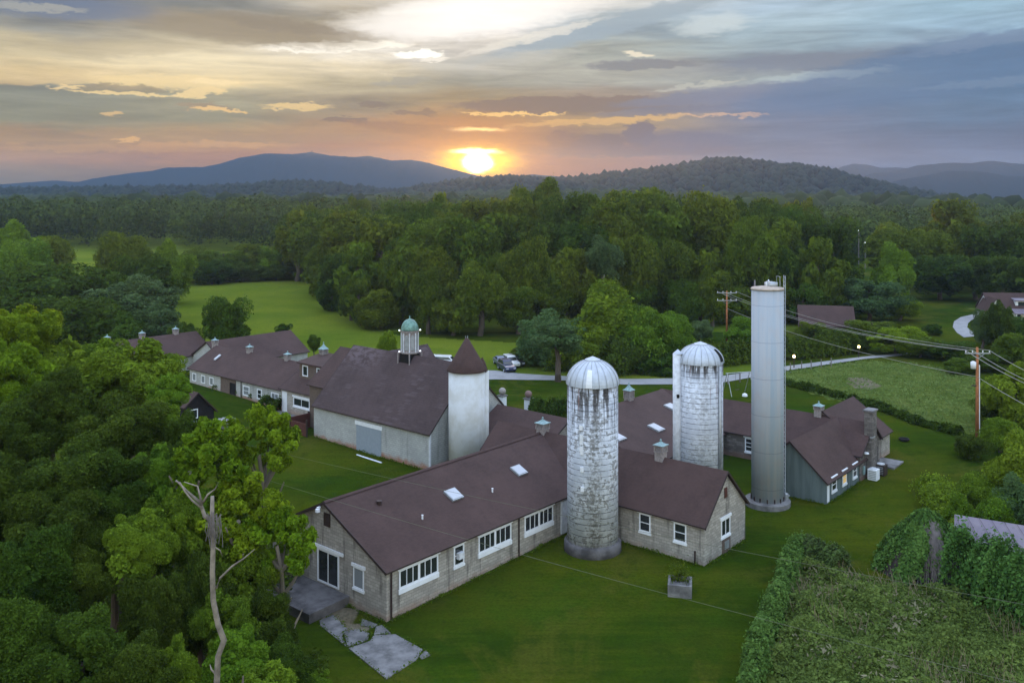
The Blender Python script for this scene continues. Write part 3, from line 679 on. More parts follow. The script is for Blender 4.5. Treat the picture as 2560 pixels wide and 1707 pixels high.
# B: near wall windows, gable window, hatch, vent
window(e, 's', 19.18, -5.65, -6.6, 1.6, 2.9, 1, .1, rows=2); window(e, 's', 19.18, -8.5, -9.5, 1.6, 2.9, 1, .1, rows=2)
window(e, 't', -10.85, 21.6, 22.95, 1.62, 2.85, 2, .1)
q = FM(e); q.box(22.1, 22.5, -10.9, -10.84, 4.3, 5.0); q.build('gable_vent', M['redbrown'])
q = FM(e); q.box(21.8, 22.9, -10.93, -10.84, .3, 1.42); ho = q.build('hatch', M['brown']); q = FM(e); q.box(22.0, 22.65, -10.97, -10.935, .7, 1.25); q.build('pane', M['metal'], ho)
pipe(e, 19.08, -10.2, .3, 1.3, .06, 'trim', 'standpipe')
# door bits beside the silo
q = FM(e); q.box(17.2, 17.9, -.1, .02, .5, 2.9); q.build('door', M['whitedirty'])
cupola(e, 22.28, 5.75, 6.2, 1.12, .85, .35); cupola(e, 22.28, fs(1652, 1150, 22.28)[0], 6.2, 1.0, 1.0, .75)
# ridge caps
for a in (0,):
    q = FM(e)
    q.hexa([(-.2, 5.62, A_zr + .085), (21.9, 5.62, A_zr + .085), (21.9, 5.98, A_zr + .085), (-.2, 5.98, A_zr + .085)], [(-.2, 5.79, A_zr + .175), (21.9, 5.79, A_zr + .175), (21.9, 5.81, A_zr + .175), (-.2, 5.81, A_zr + .175)])
    q.build('ridge_cap', M['roof'])

# ---- patio slab on the left of the front wing
px_, py_ = st(870, 1490, .72); 
e = farm('patio', -2.5, 6, .2, 'raised stained concrete patio below the sliding door', 'patio')
sl_ = [st(871, 1490, .72), st(773, 1535, .72), st(700, 1502, .72), (-.05, st(760, 1440, .72)[1])]
sl_ = [(-.05, sl_[0][1]), sl_[1], (sl_[1][0], 8.6), (-.05, 8.6)]
q = FM(e); q.hexa([(a, b_, -.2) for a, b_ in sl_], [(a, b_, .58) for a, b_ in sl_]); q.build('base', M['darkconcrete'])
q = FM(e); q.hexa([(a - .06 * (i in (1, 2)), b_ - .06 * (i in (0, 1)), .58) for i, (a, b_) in enumerate(sl_)], [(a - .06 * (i in (1, 2)), b_ - .06 * (i in (0, 1)), .74) for i, (a, b_) in enumerate(sl_)]); q.build('slab', M['darkconcrete'])

# ---- big barn
e = farm('big_barn', 21.65, 18.4, .4, 'tall steep roofed barn with worn brown shingles and green domed lantern', 'barn')
bs, bt0, bt1, bze, bzr, bhw = 27.05, 18.4, 35.6, 3.98, 9.35, 5.4
gable(e, 't', bt0, bt1, bs, bhw, bze, bzr, -.3, M['block_fine'], M['barnroof'], .22, .12)
ta, tb = fs(888, 1045, 21.65)[0], fs(955, 1070, 21.65)[0]
q = FM(e); q.box(21.6, 21.66, tb, ta, 3.05, 3.42); q.build('white_lintel', M['white'])
q = FM(e); q.box(21.625, 21.66, tb + .1, ta - .2, .35, 3.04); q.build('blocked_doorway', M['blueboard'])
q = FM(e); q.box(21.55, 21.72, 18.34, 18.5, .3, 3.9); q.build('corner_post', M['whitedirty'])
# cross wing of the barn running back from the lantern
gable(e, 's', 27.2, ft(1035, 856, 33.6)[0] if 28 < ft(1035, 856, 33.6)[0] < 50 else 38, 31.6, 3.6, 5.2, 9.0, 0, M['block_fine'], M['barnroof'], .22, .12, names=('rear_wing_wall', 'rear_wing_roof'))
lt = 26.9
q = FM(e); q.hexa([(bs - .8, lt - .8, bzr - .9), (bs + .8, lt - .8, bzr - .9), (bs + .8, lt + .8, bzr - .9), (bs - .8, lt + .8, bzr - .9)], [(bs - .7, lt - .7, bzr + .25), (bs + .7, lt - .7, bzr + .25), (bs + .7, lt + .7, bzr + .25), (bs - .7, lt + .7, bzr + .25)])
lo_ = q.build('lantern', M['dark'])
q = FM(e)
for a in (-1, 1):
    for c in (-1, 1): FM(e).tube([(bs + a * .85, lt + c * .85, bzr - 1.0), (bs + a * .85, lt + c * .85, bzr + .3)], .07, 6).build('lantern_leg', M['louvre'], lo_)
zb = bzr + .25
q = FM(e); q.lathe([(.98, zb), (1.0, zb + .12), (.86, zb + .16), (.82, zb + .2), (.82, zb + 2.05), (.92, zb + 2.1), (.96, zb + 2.28), (.86, zb + 2.32)], bs, lt, 8); q.build('lantern_drum', M['louvre'], lo_)
q = FM(e)
for j in range(8):
    a = 2 * math.pi * (j) / 8; q.tube([(bs + .85 * math.cos(a), lt + .85 * math.sin(a), zb + .16), (bs + .85 * math.cos(a), lt + .85 * math.sin(a), zb + 2.1)], .07, 6)
q.build('lantern_column', M['whitedirty'], lo_)
q = FM(e)
for j in range(8):
    a = 2 * math.pi * (j + .5) / 8; ca, sa_ = math.cos(a), math.sin(a); r0 = .775
    def pt(u, z_, d=0): return (bs + (r0 + d) * ca - u * sa_, lt + (r0 + d) * sa_ + u * ca, z_)
    arch = [(-.2, zb + .35), (.2, zb + .35), (.2, zb + 1.65), (.12, zb + 1.82), (0, zb + 1.9), (-.12, zb + 1.82), (-.2, zb + 1.65)]
    q.hexa([pt(u, z_, -.03) for u, z_ in arch], [pt(u, z_, .012) for u, z_ in arch])
q.build('lantern_panel', M['metal'], lo_)
q = FM(e); q.lathe([(.9, zb + 2.32)] + [(.9 * math.cos(a), zb + 2.32 + 1.15 * math.sin(a)) for a in np.linspace(.08, 1.5, 9)] + [(.05, zb + 3.5), (.05, zb + 3.7), (.01, zb + 3.8)], bs, lt, 24); q.build('lantern_dome', M['domegreen'], lo_, True)
for a, zz in ((.2, zb + 2.3), (3.3, zb + 2.3), (.2, zb + .15), (3.3, zb + .15)):
    ang = a - TH; q = FM(e); q.lathe([(.02, zz - .08), (.08, zz - .04), (.09, zz), (.08, zz + .05), (.02, zz + .09)], bs + 1.06 * math.cos(ang), lt + 1.06 * math.sin(ang), 10); q.build('globe_lamp', M['lampw'], lo_)

# ---- round tower against the barn
def tower():
    s0, t0 = 24.35, 16.35; zt = 9.7
    e = farm('round_tower', s0, t0, .5, 'round pale rendered tower with conical brown roof beside the barn', 'tower')
    q = FM(e); q.lathe([(1.68, 0), (1.68, zt)], s0, t0, 48); q.build('wall', M['stucco'], None, True)
    q = FM(e); q.lathe([(1.85, zt - .12), (1.86, zt - .02), (1.25, zt + .95), (.6, zt + 2.05), (.16, zt + 2.8), (.02, zt + 2.85)], s0, t0, 40); ro = q.build('roof', M['roof'], None, True)
    q = FM(e)
    for a in (0, 2.1, 4.2): q.tube([(s0 + .1 * math.cos(a), t0 + .1 * math.sin(a), zt + 2.7), (s0 + .13 * math.cos(a), t0 + .13 * math.sin(a), zt + 3.05)], .02, 6)
    q.build('finial', M['metal'], ro)
    # shaft on the right side of the tower with its own small hipped roof
    vx, vy = D1 @ np.array([1, 0]), D2 @ np.array([1, 0]); cx, cy = s0 + 1.75 * vx + .3 * vy * 0, t0 + 1.75 * vy
    cx, cy = s0 + vx * 1.62 + D1[1] * .3, t0 + vy * 1.62 + D2[1] * .3
    q = FM(e); q.lathe([(.42, 0), (.42, zt - .25)], cx, cy, 12); q.build('shaft', M['stucco'], None, True)
    q = FM(e); q.lathe([(.55, zt - .3), (.3, zt + .5), (.04, zt + 1.0)], cx - vx * .2, cy - vy * .2, 12); q.build('shaft_roof', M['roof'])
    q = FM(e)
tower()

# ---- rear wings: D (behind B), E (with skylights), F and G (green and stone gables), H
Z5 = 5.2
e = farm('rear_wing', 43.4, -12.8, .6, 'low brown roofed courtyard wings with green boarded and stone gable ends', 'farm building')
gable(e, 't', 8.8, 17.2, 29.9, 4.0, 3.1, Z5, .2, M['block'], M['roof'])
gable(e, 's', 29.9, 46.35, 8.8, 8.6, 2.75, Z5, .2, M['block'], M['roof'], .3, .0, hw2=4.)
gable(e, 't', -12.85, 8.8, 46.35, 2.95, 3.05, Z5, .0, M['stone'], M['roof'], hw2=2.0, ze2=3.55)
gable(e, 's', 36.0, 46.35, -9.75, 3.0, 2.5, Z5, .0, M['green'], M['roof'], hw2=2.6, ze2=3.0, names=('green_gable_wall', 'roof'))
hs, ht = st(2131, 993.8, 5.6); gable(e, 's', 46.35, hs, ht, 3.6, 3.0, 5.6, .2, M['block'], M['roof'], hw2=3.6)
def E_slope(x, y): return on_sl2(x, y)
def on_sl2(x, y):
    lo, hi = .2, 8.8
    for _ in range(40):
        m_ = (lo + hi) / 2; s_, z_ = ft(x, y, m_)
        if z_ > 2.75 + (Z5 - 2.75) * (m_ - .2) / 8.6 + .14: lo = m_
        else: hi = m_
    return ft(x, y, lo)[0], lo, 2.75 + (Z5 - 2.75) * (lo - .2) / 8.6
for quad in (((1621, 1063), (1637, 1057), (1659, 1076), (1641, 1081)), ((1662, 1013), (1677, 1006), (1700, 1025), (1684, 1030)), ((1528, 1091), (1543, 1080), (1562, 1098), (1546, 1104))):
    pts = [on_sl2(*p) for p in quad]; ss = sorted(p[0] for p in pts); zz = sorted(p[2] for p in pts)
    skylight(e, 's', 8.8, 8.6, 2.75, Z5, (ss[0] + ss[1]) / 2, (ss[2] + ss[3]) / 2, (zz[0] + zz[1]) / 2, (zz[2] + zz[3]) / 2)
cs, ct = st(1586, 1003, 5.2); cupola(e, cs, 8.8, 5.3, 1.05, 1.5, .3, 1.9)
cs, _ = fs(2047, 1030, 46.35); cupola(e, 46.35, cs, 5.3, 1.0, .6, .9)
for u0, u1, pn_, lit in ((37.1, 38.15, 1, 'glass'), (39.46, 40.4, 1, 'lit'), (41.85, 42.8, 1, 'glass')):
    window(e, 't', -12.75, u0, u1, 1.42 - .05, 2.42, 1, .09, True, lit, 2)
door(e, 't', -12.75, 40.65, 41.3, .7, 2.3, 'green'); door(e, 't', -12.75, 36.15, 36.55, .75, 2.2, 'white')
tt_ = fs(1875, 1100, 43.4)[0]; window(e, 's', 43.4, tt_ - .3, tt_ + .5, 1.4, 2.7, 1, .1, rows=3)
c0, c1 = ft(2151, 1022, -13.1)[0], ft(2181, 1022, -13.1)[0]
q = FM(e); q.box(45.1, 46.25, -13.3, -12.6, 3.9, 6.5); co_ = q.build('chimney', M['stone'])
q = FM(e); q.box(45.0, 46.35, -13.4, -12.5, 6.5, 6.64); q.build('chimney_cap', M['concrete'], co_)
q = FM(e); q.box(44.9, 46.45, -13.28, -12.86, .3, 3.9); q.build('chimney_breast', M['stone'], co_)
q = FM(e); q.box(45.05, 45.8, -13.33, -12.5, 4.2, 4.34); q.build('flashing', M['metal'], co_)
q = FM(e); q.lathe([(.03, 2.95), (.24, 3.0), (.2, 3.1), (.02, 3.14)], 44.35, -13.05, 14); q.build('gable_lamp', M['white'])
q = FM(e); q.box(47.2, 47.5, -12.97, -12.86, .9, 3.0); q.build('door', M['dark'])
q = FM(e); q.box(44.0, 44.3, -12.98, -12.86, 1.2, 1.9); q.build('meter_box', M['verdigris'])

# ---- left wings
e = farm('left_wing', 25.5, 46.3, .9, 'long left farm wing with three cupolas and an open passage', 'farm building')
gable(e, 't', 38.9, 66.6, 29.4, 3.9, 3.3, 5.6, .0, M['block_fine'], M['roof'])
gable(e, 's', 30, 43.2, 69.9, 4.4, 3.2, 5.7, .4, M['block_fine'], M['roof'], names=('rear_wing_wall', 'rear_wing_roof'))
gable(e, 's', 18., 33.0, 78.3, 4.6, 3.5, 5.9, .8, M['block_fine'], M['roof'], names=('end_wing_wall', 'end_wing_roof'))
window(e, 't', 73.7, *sorted((ft(441, 900, 73.7)[0], ft(452, 900, 73.7)[0])), 1.9, 3.3, 1, .1, False)
for x in (486, 508, 529): t_ = fs(x, 935, 25.5)[0]; window(e, 's', 25.5, t_ - .45, t_ + .45, 1.75, 2.75, 1, .1, False, 'curtain')
ta, tb = fs(552, 950, 25.5)[0], fs(590, 965, 25.5)[0]
q = FM(e); q.box(25.46, 25.6, tb, ta, 1.2, 3.1); q.build('passage', M['brown'])
q = FM(e); q.box(25.44, 25.47, tb, tb + 1.3, 1.3, 2.7); q.build('passage_opening', M['dark'])
for x0, x1 in ((608, 624), (643, 655), (678, 697)):
    t0_, t1_ = fs(x0, 980, 25.5)[0], fs(x1, 984, 25.5)[0]; window(e, 's', 25.5, t1_, t0_, 1.55, 2.75, 1 if x0 < 670 else 2, .13, False, 'curtain' if x0 != 643 else 'glass', 2)
pipe(e, 25.42, fs(604, 980, 25.5)[0], .9, 3.1)
# part nearest the barn: white door, wide window, dormer
gable(e, 't', 38.9, 46.35, 29.4, 4.2, 3.62, 6.0, .3, M['block'], M['roof'], names=('near_wall', 'near_roof'))
door(e, 's', 25.2, 45.2, 46.1, 1.0, 3.3, 'white'); window(e, 's', 25.2, 41.0, 44.0, 1.95, 2.95, 2, .12)
q = FM(e); q.hexa([(26.9, 39.4, 4.2), (26.9, 45.2, 4.2), (30., 45.2, 4.2), (30, 39.4, 4.2)], [(26.9, 39.4, 6.35), (26.9, 45.2, 6.35), (30., 45.2, 6.9), (30, 39.4, 6.9)]); do_ = q.build('dormer', M['brown'])
q = FM(e); q.hexa([(26.6, 39.2, 6.36), (26.6, 45.4, 6.36), (30.4, 45.4, 7.0), (30.4, 39.2, 7.0)], [(26.6, 39.2, 6.5), (26.6, 45.4, 6.5), (30.4, 45.4, 7.14), (30.4, 39.2, 7.14)]); q.build('dormer_roof', M['roof'], do_)
for a, b_ in ((43.6, 44.6), (41.0, 42.0)): window(e, 's', 26.9, a, b_, 4.95, 6.2, 1, .12, False)
q = FM(e); q.box(31.2, 31.4, 38, 45.5, 6.2, 6.6); q.build('white_fascia', M['white'])
q = FM(e); q.box(29.2, 31.2, 38, 45.5, 5.6, 6.45); q.build('rear_dormer', M['brown'])
for x, y in ((537.5, 861), (624, 880), (719, 903)): cupola(e, 29.4, fs(x, y + 6, 29.4)[0], 5.7, .88, .72, .6)
cupola(e, 29.8, fs(809, 900, 29.8)[0], 6.9, 1.0, 1.1, .35, 2.2)
for x in (439, 355, 268): cupola(e, ft(x, 845, 78.3)[0], 78.3, 6.0, .88, .75, .6)
q = FM(e); sx, tx = 27.3, fs(540, 895, 27.3)[0]; q.hexa([(27.1, tx - .2, 4.45), (27.9, tx - .2, 4.92), (27.9, tx + .2, 4.92), (27.1, tx + .2, 4.45)], [(27.1, tx - .2, 4.6), (27.9, tx - .2, 5.07), (27.9, tx + .2, 5.07), (27.1, tx + .2, 4.6)]); q.build('skylight', M['skylight'])

# ---- link between left wing and barn
e = farm('link_building', 23.5, 35.6, .5, 'narrow brown boarded building between the barn and the left wing', 'farm building')
zr_ = 8.7
gable(e, 't', 35.75, 38.8, 27.9, 4.4, 5.4, zr_, .2, M['brown'], M['roof'])
q = FM(e); q.box(23.35, 23.5, 35.75, 36.6, .5, 3.2); q.build('pillar', M['whitedirty'])
# wooden deck rails
e = farm('deck_screen', 21.2, 37, .6, 'red brown boarded screen on the steps left of the barn', 'screen')
q = FM(e); q.box(20.9, 21.0, 35.9, 38.6, .7, 2.0); q.build('panel', M['redbrown'])
q = FM(e); q.box(21.0, 23.4, 38.6, 38.7, .7, 2.3); q.build('panel', M['redbrown'])
for a, b_ in ((20.85, 35.85), (20.85, 38.7), (23.3, 38.8)): q = FM(e); q.box(a, a + .14, b_ - .07, b_ + .07, .4, 2.45); q.build('post', M['trim'])
e = farm('doorstep_terrace', 24, 43, .7, 'small concrete terrace before the white door', 'terrace')
q = FM(e); q.hexa([(22.4, 38.9, .3), (25.1, 38.9, .3), (25.1, 47.0, .3), (23.4, 47.0, .3)], [(22.4, 38.9, .95), (25.1, 38.9, .95), (25.1, 47.0, .95), (23.4, 47.0, .95)]); q.build('slab', M['concrete'])
q = FM(e); q.box(24.3, 25.1, 44.6, 46.6, .952, 1.05); q.build('step', M['concrete'])

# ---- dark shed
st_, _ = 0, 0
e = farm('dark_shed', 14.4, 46.2, 1.0, 'small near black shed with brown roof among the trees', 'shed')
gable(e, 't', 46.1, 52.3, 14.5, 1.35, 3.7, 4.85, .6, M['black'], M['roof'], .25, .3, hw2=2.0, ze2=2.75)
window(e, 't', 46.1, 13.7, 14.6, 2.2, 3.2, 1, .1, False); window(e, 't', 46.1, 13.8, 14.5, 1.5, 1.95, 1, .08, False, 'curtain')
q = FM(e); q.box(16.2, 18.4, 44.2, 45.6, .9, 2.1); 
e2 = farm('junk_pile', 17.3, 45, 1.1, 'grey boards piled beside the dark shed', 'pile')
for i in range(7):
    q = FM(e2); a = 16.4 + .25 * i; q.hexa([(a, 43.9 + .1 * (i % 3), 1.0), (a + .2, 43.9, 1.0), (a + .25, 45.8, 1.0), (a + .05, 45.8, 1.0)], [(a, 43.9, 1.7 + .1 * (i % 3)), (a + .2, 43.9, 1.75 + .1 * (i % 2)), (a + .25, 45.8, 1.8), (a + .05, 45.8, 1.7)]); q.build('board', M['metal' if i % 2 else 'concrete'])

# ---------------------------------------------------------------- silos
def silo(x, yb, wpx_, zt, ztop, label, mname, dirty, plinth, chute=None, name='silo'):
    Yc = 60.
    for _ in range(30):
        R0 = wpx_ / 2 / FPX * Yc; X = (x - XC) / FPX * Yc; z0 = gz(X, Yc - R0); Yc = FPX * (HC - z0) / (yb - YH) + R0
    R0 = wpx_ / 2 / FPX * Yc; e = empty(name, (X, Yc, z0), 0, label, 'silo'); H_ = zt - z0
    M[mname] = silo_mat(mname, dirty, H_)
    prof = [(R0, -.2), (R0, H_)]
    MB().lathe(prof, 0, 0, 64).build('wall', M[mname], e, True)
    if plinth: MB().lathe([(R0 + .24, -.3), (R0 + .22, .62), (R0 + .1, .74), (R0 + .01, .76)], 0, 0, 48).build('plinth', M['darkconcrete'], e, True)
    dh = ztop - zt; dm = MB(); seg = 64; ring = []
    for k in range(11):
        a = k / 10 * 1.36; r = (R0 + .06) * math.cos(a); zz = H_ + dh * .96 * math.sin(a) / math.sin(1.36) * .93
        for j in range(seg):
            rr = r * (1 + (.012 if j % 2 == 0 and k < 10 else 0)); t = 2 * math.pi * j / seg; dm.v.append((rr * math.cos(t), rr * math.sin(t), zz))
    for k in range(10):
        for j in range(seg): dm.f.append((k*seg + j, k*seg + (j+1) % seg, (k+1)*seg + (j+1) % seg, (k+1)*seg + j))
    do = dm.build('dome', M['galv'], e)
    MB().lathe([(R0 * .30, H_ + dh * .86), (R0 * .30, H_ + dh * .91), (.04, H_ + dh * 1.02)], 0, 0, 20).build('dome_cap', M['galv'], do)
    rb = MB()
    for j in range(20):
        t = 2 * math.pi * (j + .5) / 20; pts = []
        for k in range(9):
            a = k / 8 * 1.3; r = (R0 + .09) * math.cos(a); pts.append((r * math.cos(t), r * math.sin(t), H_ + dh * .96 * math.sin(a) / math.sin(1.36) * .93 + .01))
        rb.tube(pts, .018, 4)
    rb.build('dome_rib', M['metal'], do)
    return e, R0, H_, dh
FS = silo(1481.5, 1397, 127, 12.24, 14.15, 'front silo with heavily flaked white staves and galvanised dome', 'flaked silo staves', 1.05, True)
e, R0, H_, dh = FS
# hatch doors down the front of the front silo and the dome hatch
for x, y in ((1449, 1069), (1450, 1105), (1450, 1122), (1451, 1130), (1451, 1173), (1452, 1222), (1450, 1092)):
    a = math.asin((x - 1481.5) / 63.5); z_ = (HC - (y - YH) * (e.location.y - R0 * math.cos(a)) / FPX) - e.location.z
    ca, sa_ = math.sin(a), -math.cos(a)
    MB().hexa([((R0 - .02) * ca - .12 * -sa_, (R0 - .02) * sa_ - .12 * ca, z_ - .17), ((R0 - .02) * ca + .12 * -sa_, (R0 - .02) * sa_ + .12 * ca, z_ - .17), ((R0 + .09) * ca + .12 * -sa_, (R0 + .09) * sa_ + .12 * ca, z_ - .17), ((R0 + .09) * ca - .12 * -sa_, (R0 + .09) * sa_ - .12 * ca, z_ - .17)],
              [((R0 - .02) * ca - .12 * -sa_, (R0 - .02) * sa_ - .12 * ca, z_ + .17), ((R0 - .02) * ca + .12 * -sa_, (R0 - .02) * sa_ + .12 * ca, z_ + .17), ((R0 + .09) * ca + .12 * -sa_, (R0 + .09) * sa_ + .12 * ca, z_ + .17), ((R0 + .09) * ca - .12 * -sa_, (R0 + .09) * sa_ - .12 * ca, z_ + .17)]).build('hatch', M['white'], e)
hm = MB(); a0 = -math.pi / 2 - .22
for k in range(6):
    a = k / 5 * .75; r = (R0 + .12) * math.cos(a); zz = H_ + dh * .96 * math.sin(a) / math.sin(1.36) * .93
    for t in (a0 - .11, a0 + .11): hm.v.append((r * math.cos(t), r * math.sin(t), zz + .04))
for k in range(5): hm.f.append((2*k, 2*k+1, 2*k+3, 2*k+2))
o = hm.build('dome_hatch', M['white'], e); q = o.modifiers.new('thick', 'SOLIDIFY'); q.thickness = .08; q.offset = -1
BSI = silo(1751, 1262, 111, 11.85, 13.5, 'second silo of white staves with dark slot in its dome and side chute', 'cleaner silo staves', .5, False)
e, R0, H_, dh = BSI
# chute up the left side and a second pipe on the right front
for ang, w_, top, nm in ((-2.95, .36, H_ + .75, 'chute'),):
    cx, cy = (R0 + .2) * math.cos(ang), (R0 + .2) * math.sin(ang)
    MB().lathe([(w_, -.2), (w_, top)], cx, cy, 16).build(nm, M['whitedirty'], e, True)
    MB().lathe([(w_ + .05, top), (.03, top + .35)], cx * .97, cy, 16).build('chute_cap', M['galv'], e)
    for zz in (8.6,): MB().box(cx - .1, cx + .12, cy - w_ - .04, cy - w_ + .05, zz - .15, zz + .15).build('chute_hatch', M['dark'], e)
MB().tube([(R0 * math.cos(-.85) * 1.06, R0 * math.sin(-.85) * 1.06, -.2), (R0 * math.cos(-.85) * 1.06, R0 * math.sin(-.85) * 1.06, H_ - .1)], .13, 10).build('standing_pipe', M['metal'], e, True)
hm = MB(); a0 = -.62
for k in range(6):
    a = .12 + k / 5 * .75; r = (R0 + .11) * math.cos(a); zz = H_ + dh * .96 * math.sin(a) / math.sin(1.36) * .93
    for t in (a0 - .12, a0 + .12): hm.v.append((r * math.cos(t), r * math.sin(t), zz + .03))
for k in range(5): hm.f.append((2*k, 2*k+1, 2*k+3, 2*k+2))
o = hm.build('dome_slot', M['dark'], e); q = o.modifiers.new('thick', 'SOLIDIFY'); q.thickness = .06; q.offset = -1
# tall plain silo
m, n, b = mat('grey blue smooth render', (.33, .37, .40), .85, 0)
co = objco(n); x, y, z = n.sep(co)
strk = n.noise(n.mapping(co, (2.6, 2.6, .07)), 1, 5, .6); blt = n.noise(co, .9, 5, .6)
c = n.mix(n.rng(strk, .35, .68), (.36, .38, .42), (.28, .34, .41)); c = n.mix(n.rng(blt, .45, .7, 0, .35), c, (.36, .33, .33))
sm = n.rng(n.m('ABSOLUTE', n.m('SUBTRACT', n.m('FRACT', n.m('DIVIDE', z, 2.95)), .5)), .012, 0, 0, .6); c = n.mix(sm, c, (.14, .15, .16))
c = n.mix(n.m('MULTIPLY', n.rng(z, 17.0, 17.9, 0, .6), n.rng(strk, .45, .6)), c, (.20, .19, .17))
n.put(b.inputs['Base Color'], c); M['tallsilo'] = m
Yt = 74.0; Xt = (1918.5 - XC) / FPX * Yt; Rt = 39. / FPX * Yt; zt0 = gz(Xt, Yt)
e = empty('tall_silo', (Xt, Yt, zt0), 0, 'tall slender smooth grey silo on a round concrete pad', 'silo'); Ht = 18.1 - zt0
prof = [(Rt, 0), (Rt, Ht)]; MB().lathe(prof, 0, 0, 64).build('wall', M['tallsilo'], e, True)
MB().lathe([(Rt + .05, Ht - .04), (Rt + .06, Ht + .05), (Rt - .03, Ht + .12), (.05, Ht + .3)], 0, 0, 48).build('top', simple('rusty pale top', (.40, .33, .28), .7, var=.2), e, True)
MB().lathe([(Rt * .42, Ht + .1), (Rt * .42, Ht + .52), (.03, Ht + .6)], .35, .2, 20).build('top_hatch', M['metal'], e, True)
MB().tube([(-.15, -.3, Ht + .15), (-.2, -.3, Ht + .6), (.0, -.3, Ht + .75), (.1, -.2, Ht + .45)], .07, 8).build('vent_pipe', M['white'], e, True)
lad = MB()
for dy_ in (-.2, .2): lad.tube([(Rt + .12, dy_, .5), (Rt + .12, dy_, Ht + 1.1)], .028, 6)
zz = .6
while zz < Ht + 1: lad.tube([(Rt + .12, -.2, zz), (Rt + .12, .2, zz)], .015, 5); zz += .35
lad.build('ladder', M['galv'], e)
hr = MB()
for a in (-.5, 0., .5): hr.tube([(Rt * .8 * math.cos(a), Rt * .8 * math.sin(a), Ht + .1), (Rt * .8 * math.cos(a), Rt * .8 * math.sin(a), Ht + 1.0)], .02, 5)
hr.tube([(Rt * .8 * math.cos(-.5), Rt * .8 * math.sin(-.5), Ht + 1.0), (Rt * .8, 0, Ht + 1.0), (Rt * .8 * math.cos(.5), Rt * .8 * math.sin(.5), Ht + 1.0)], .02, 5)
hr.build('handrail', M['metal'], e)
MB().lathe([(1.82, -.3), (1.82, .38), (1.74, .42), (Rt, .44)], 0, 0, 48).build('concrete_pad', M['concrete'], e)
sp = MB()
for j in range(14):
    a = 2 * math.pi * j / 14 - 1.4; sp.box(Rt * math.cos(a) * 1.03 - .04, Rt * math.cos(a) * 1.03 + .04, Rt * math.sin(a) * 1.03 - .04, Rt * math.sin(a) * 1.03 + .04, .4, .75)
sp.build('anchor_bolt', M['trim'], e)
pu = MB(); pu.lathe([(.2, .42), (.2, .85), (.1, .95)], 1.5, -.1, 12); pu.tube([(1.2, -.1, .7), (1.75, -.1, .7)], .07, 8); pu.build('pump', M['metal'], e)

# ---------------------------------------------------------------- small farm objects
def thing_at(x, y, name, label, cat, rz=0., group=None):
    X, Y, z = gpx(x, y); return empty(name, (X, Y, z), rz, label, cat, group)
# concrete trough
e = thing_at(1700, 1480, 'planter_trough', 'square concrete trough with a weedy plant on the lawn before the silo', 'planter', TH + .5)
tb_ = MB(); 
for a in ((-.8, .8, -.75, -.6), (-.8, .8, .6, .75), (-.8, -.65, -.6, .6), (.65, .8, -.6, .6)): tb_.box(*a, -.1, .75)
tb_.box(-.65, .65, -.6, .6, -.1, .5); tb_.build('trough', M['concrete'], e)
# air conditioning units by the stone gable
for i, (x, y, w_, m_, lb) in enumerate(((2184, 1198, .8, 'white', 'white air conditioning unit standing against the stone gable'), (2202, 1186, .9, 'trim', 'dark air conditioning unit with pale lid beside the white one'))):
    e = thing_at(x, y, 'air_conditioner', lb, 'air conditioner', TH, 'air conditioners by the stone gable')
    MB().box(-w_/2, w_/2, -w_/2, w_/2, .0, .95).build('casing', M[m_], e, bevel=.03)
    MB().lathe([(w_ * .38, .951), (w_ * .38, 1.0)], 0, 0, 16).build('fan_cover', M['whitedirty'], e)
    g_ = MB()
    for k in range(5): g_.box(-w_/2 - .015, -w_/2 + .001, -w_ * .4, w_ * .4, .15 + k * .15, .21 + k * .15)
    g_.build('grille', M['metal'], e)
e = thing_at(2212, 1160, 'gable_step', 'grey concrete step pad at the far end of the stone gable', 'step', TH)
MB().box(-1.2, 1.6, -1.2, 1., -.2, .15).build('slab', M['concrete'], e)
e = thing_at(2260, 1102, 'black_basin', 'small black basin lying on the far lawn', 'basin')
MB().lathe([(.3, 0), (.5, .12), (.52, .28), (.47, .28), (.4, .12), (.02, .1)], 0, 0, 14, False).build('bowl', M['black'], e)
# gate piers with stone balls
for x, y, lb in ((1256, 1022, 'gate pier with pale stone ball just right of the tower'), (1321, 1030, 'gate pier with reddish stone ball beside the clipped hedge')):
    X, Y, z = gpx(x, y); e = empty('gate_pier', (X, Y, z), TH, lb, 'gate pier', 'ball topped gate piers')
    MB().box(-.35, .35, -.35, .35, -.2, 1.5).build('shaft', M['white'], e); MB().box(-.45, .45, -.45, .45, 1.5, 1.65).build('cap', M['concrete'], e)
    MB().lathe([(.1, 1.65)] + [(.42 * math.sin(a), 2.08 - .42 * math.cos(a)) for a in np.linspace(.3, 3.1, 10)], 0, 0, 16).build('ball', simple('stone ball' , (.30, .27, .25) if x < 1300 else (.19, .12, .11), .8), e, True)
# swing frame
e = thing_at(1846, 985, 'swing_frame', 'thin metal swing frame on the grass behind the courtyard wing', 'swing', .3)
for a in (-1.6, 1.6): MB().tube([(a, -1.1, 0), (a, 0, 2.7), (a, 1.1, 0)], .05, 6).build('leg', M['metal'], e)
MB().tube([(-1.8, 0, 2.7), (1.8, 0, 2.7)], .05, 6).build('beam', M['metal'], e)
sw = MB(); sw.tube([(-.4, 0, 2.7), (-.4, 0, .6)], .015, 4).tube([(.1, 0, 2.7), (.1, 0, .6)], .015, 4).box(-.45, .15, -.12, .12, .56, .6); sw.build('seat', M['trim'], e)
e = thing_at(1862, 990, 'ground_cover', 'small white cover on the grass by the swing frame', 'cover')
MB().lathe([(.35, 0), (.3, .25), (.05, .38)], 0, 0, 12).build('cover', M['white'], e)
e = thing_at(1000, 1165, 'plank', 'long pale plank lying along the foot of the barn wall', 'plank', 0)
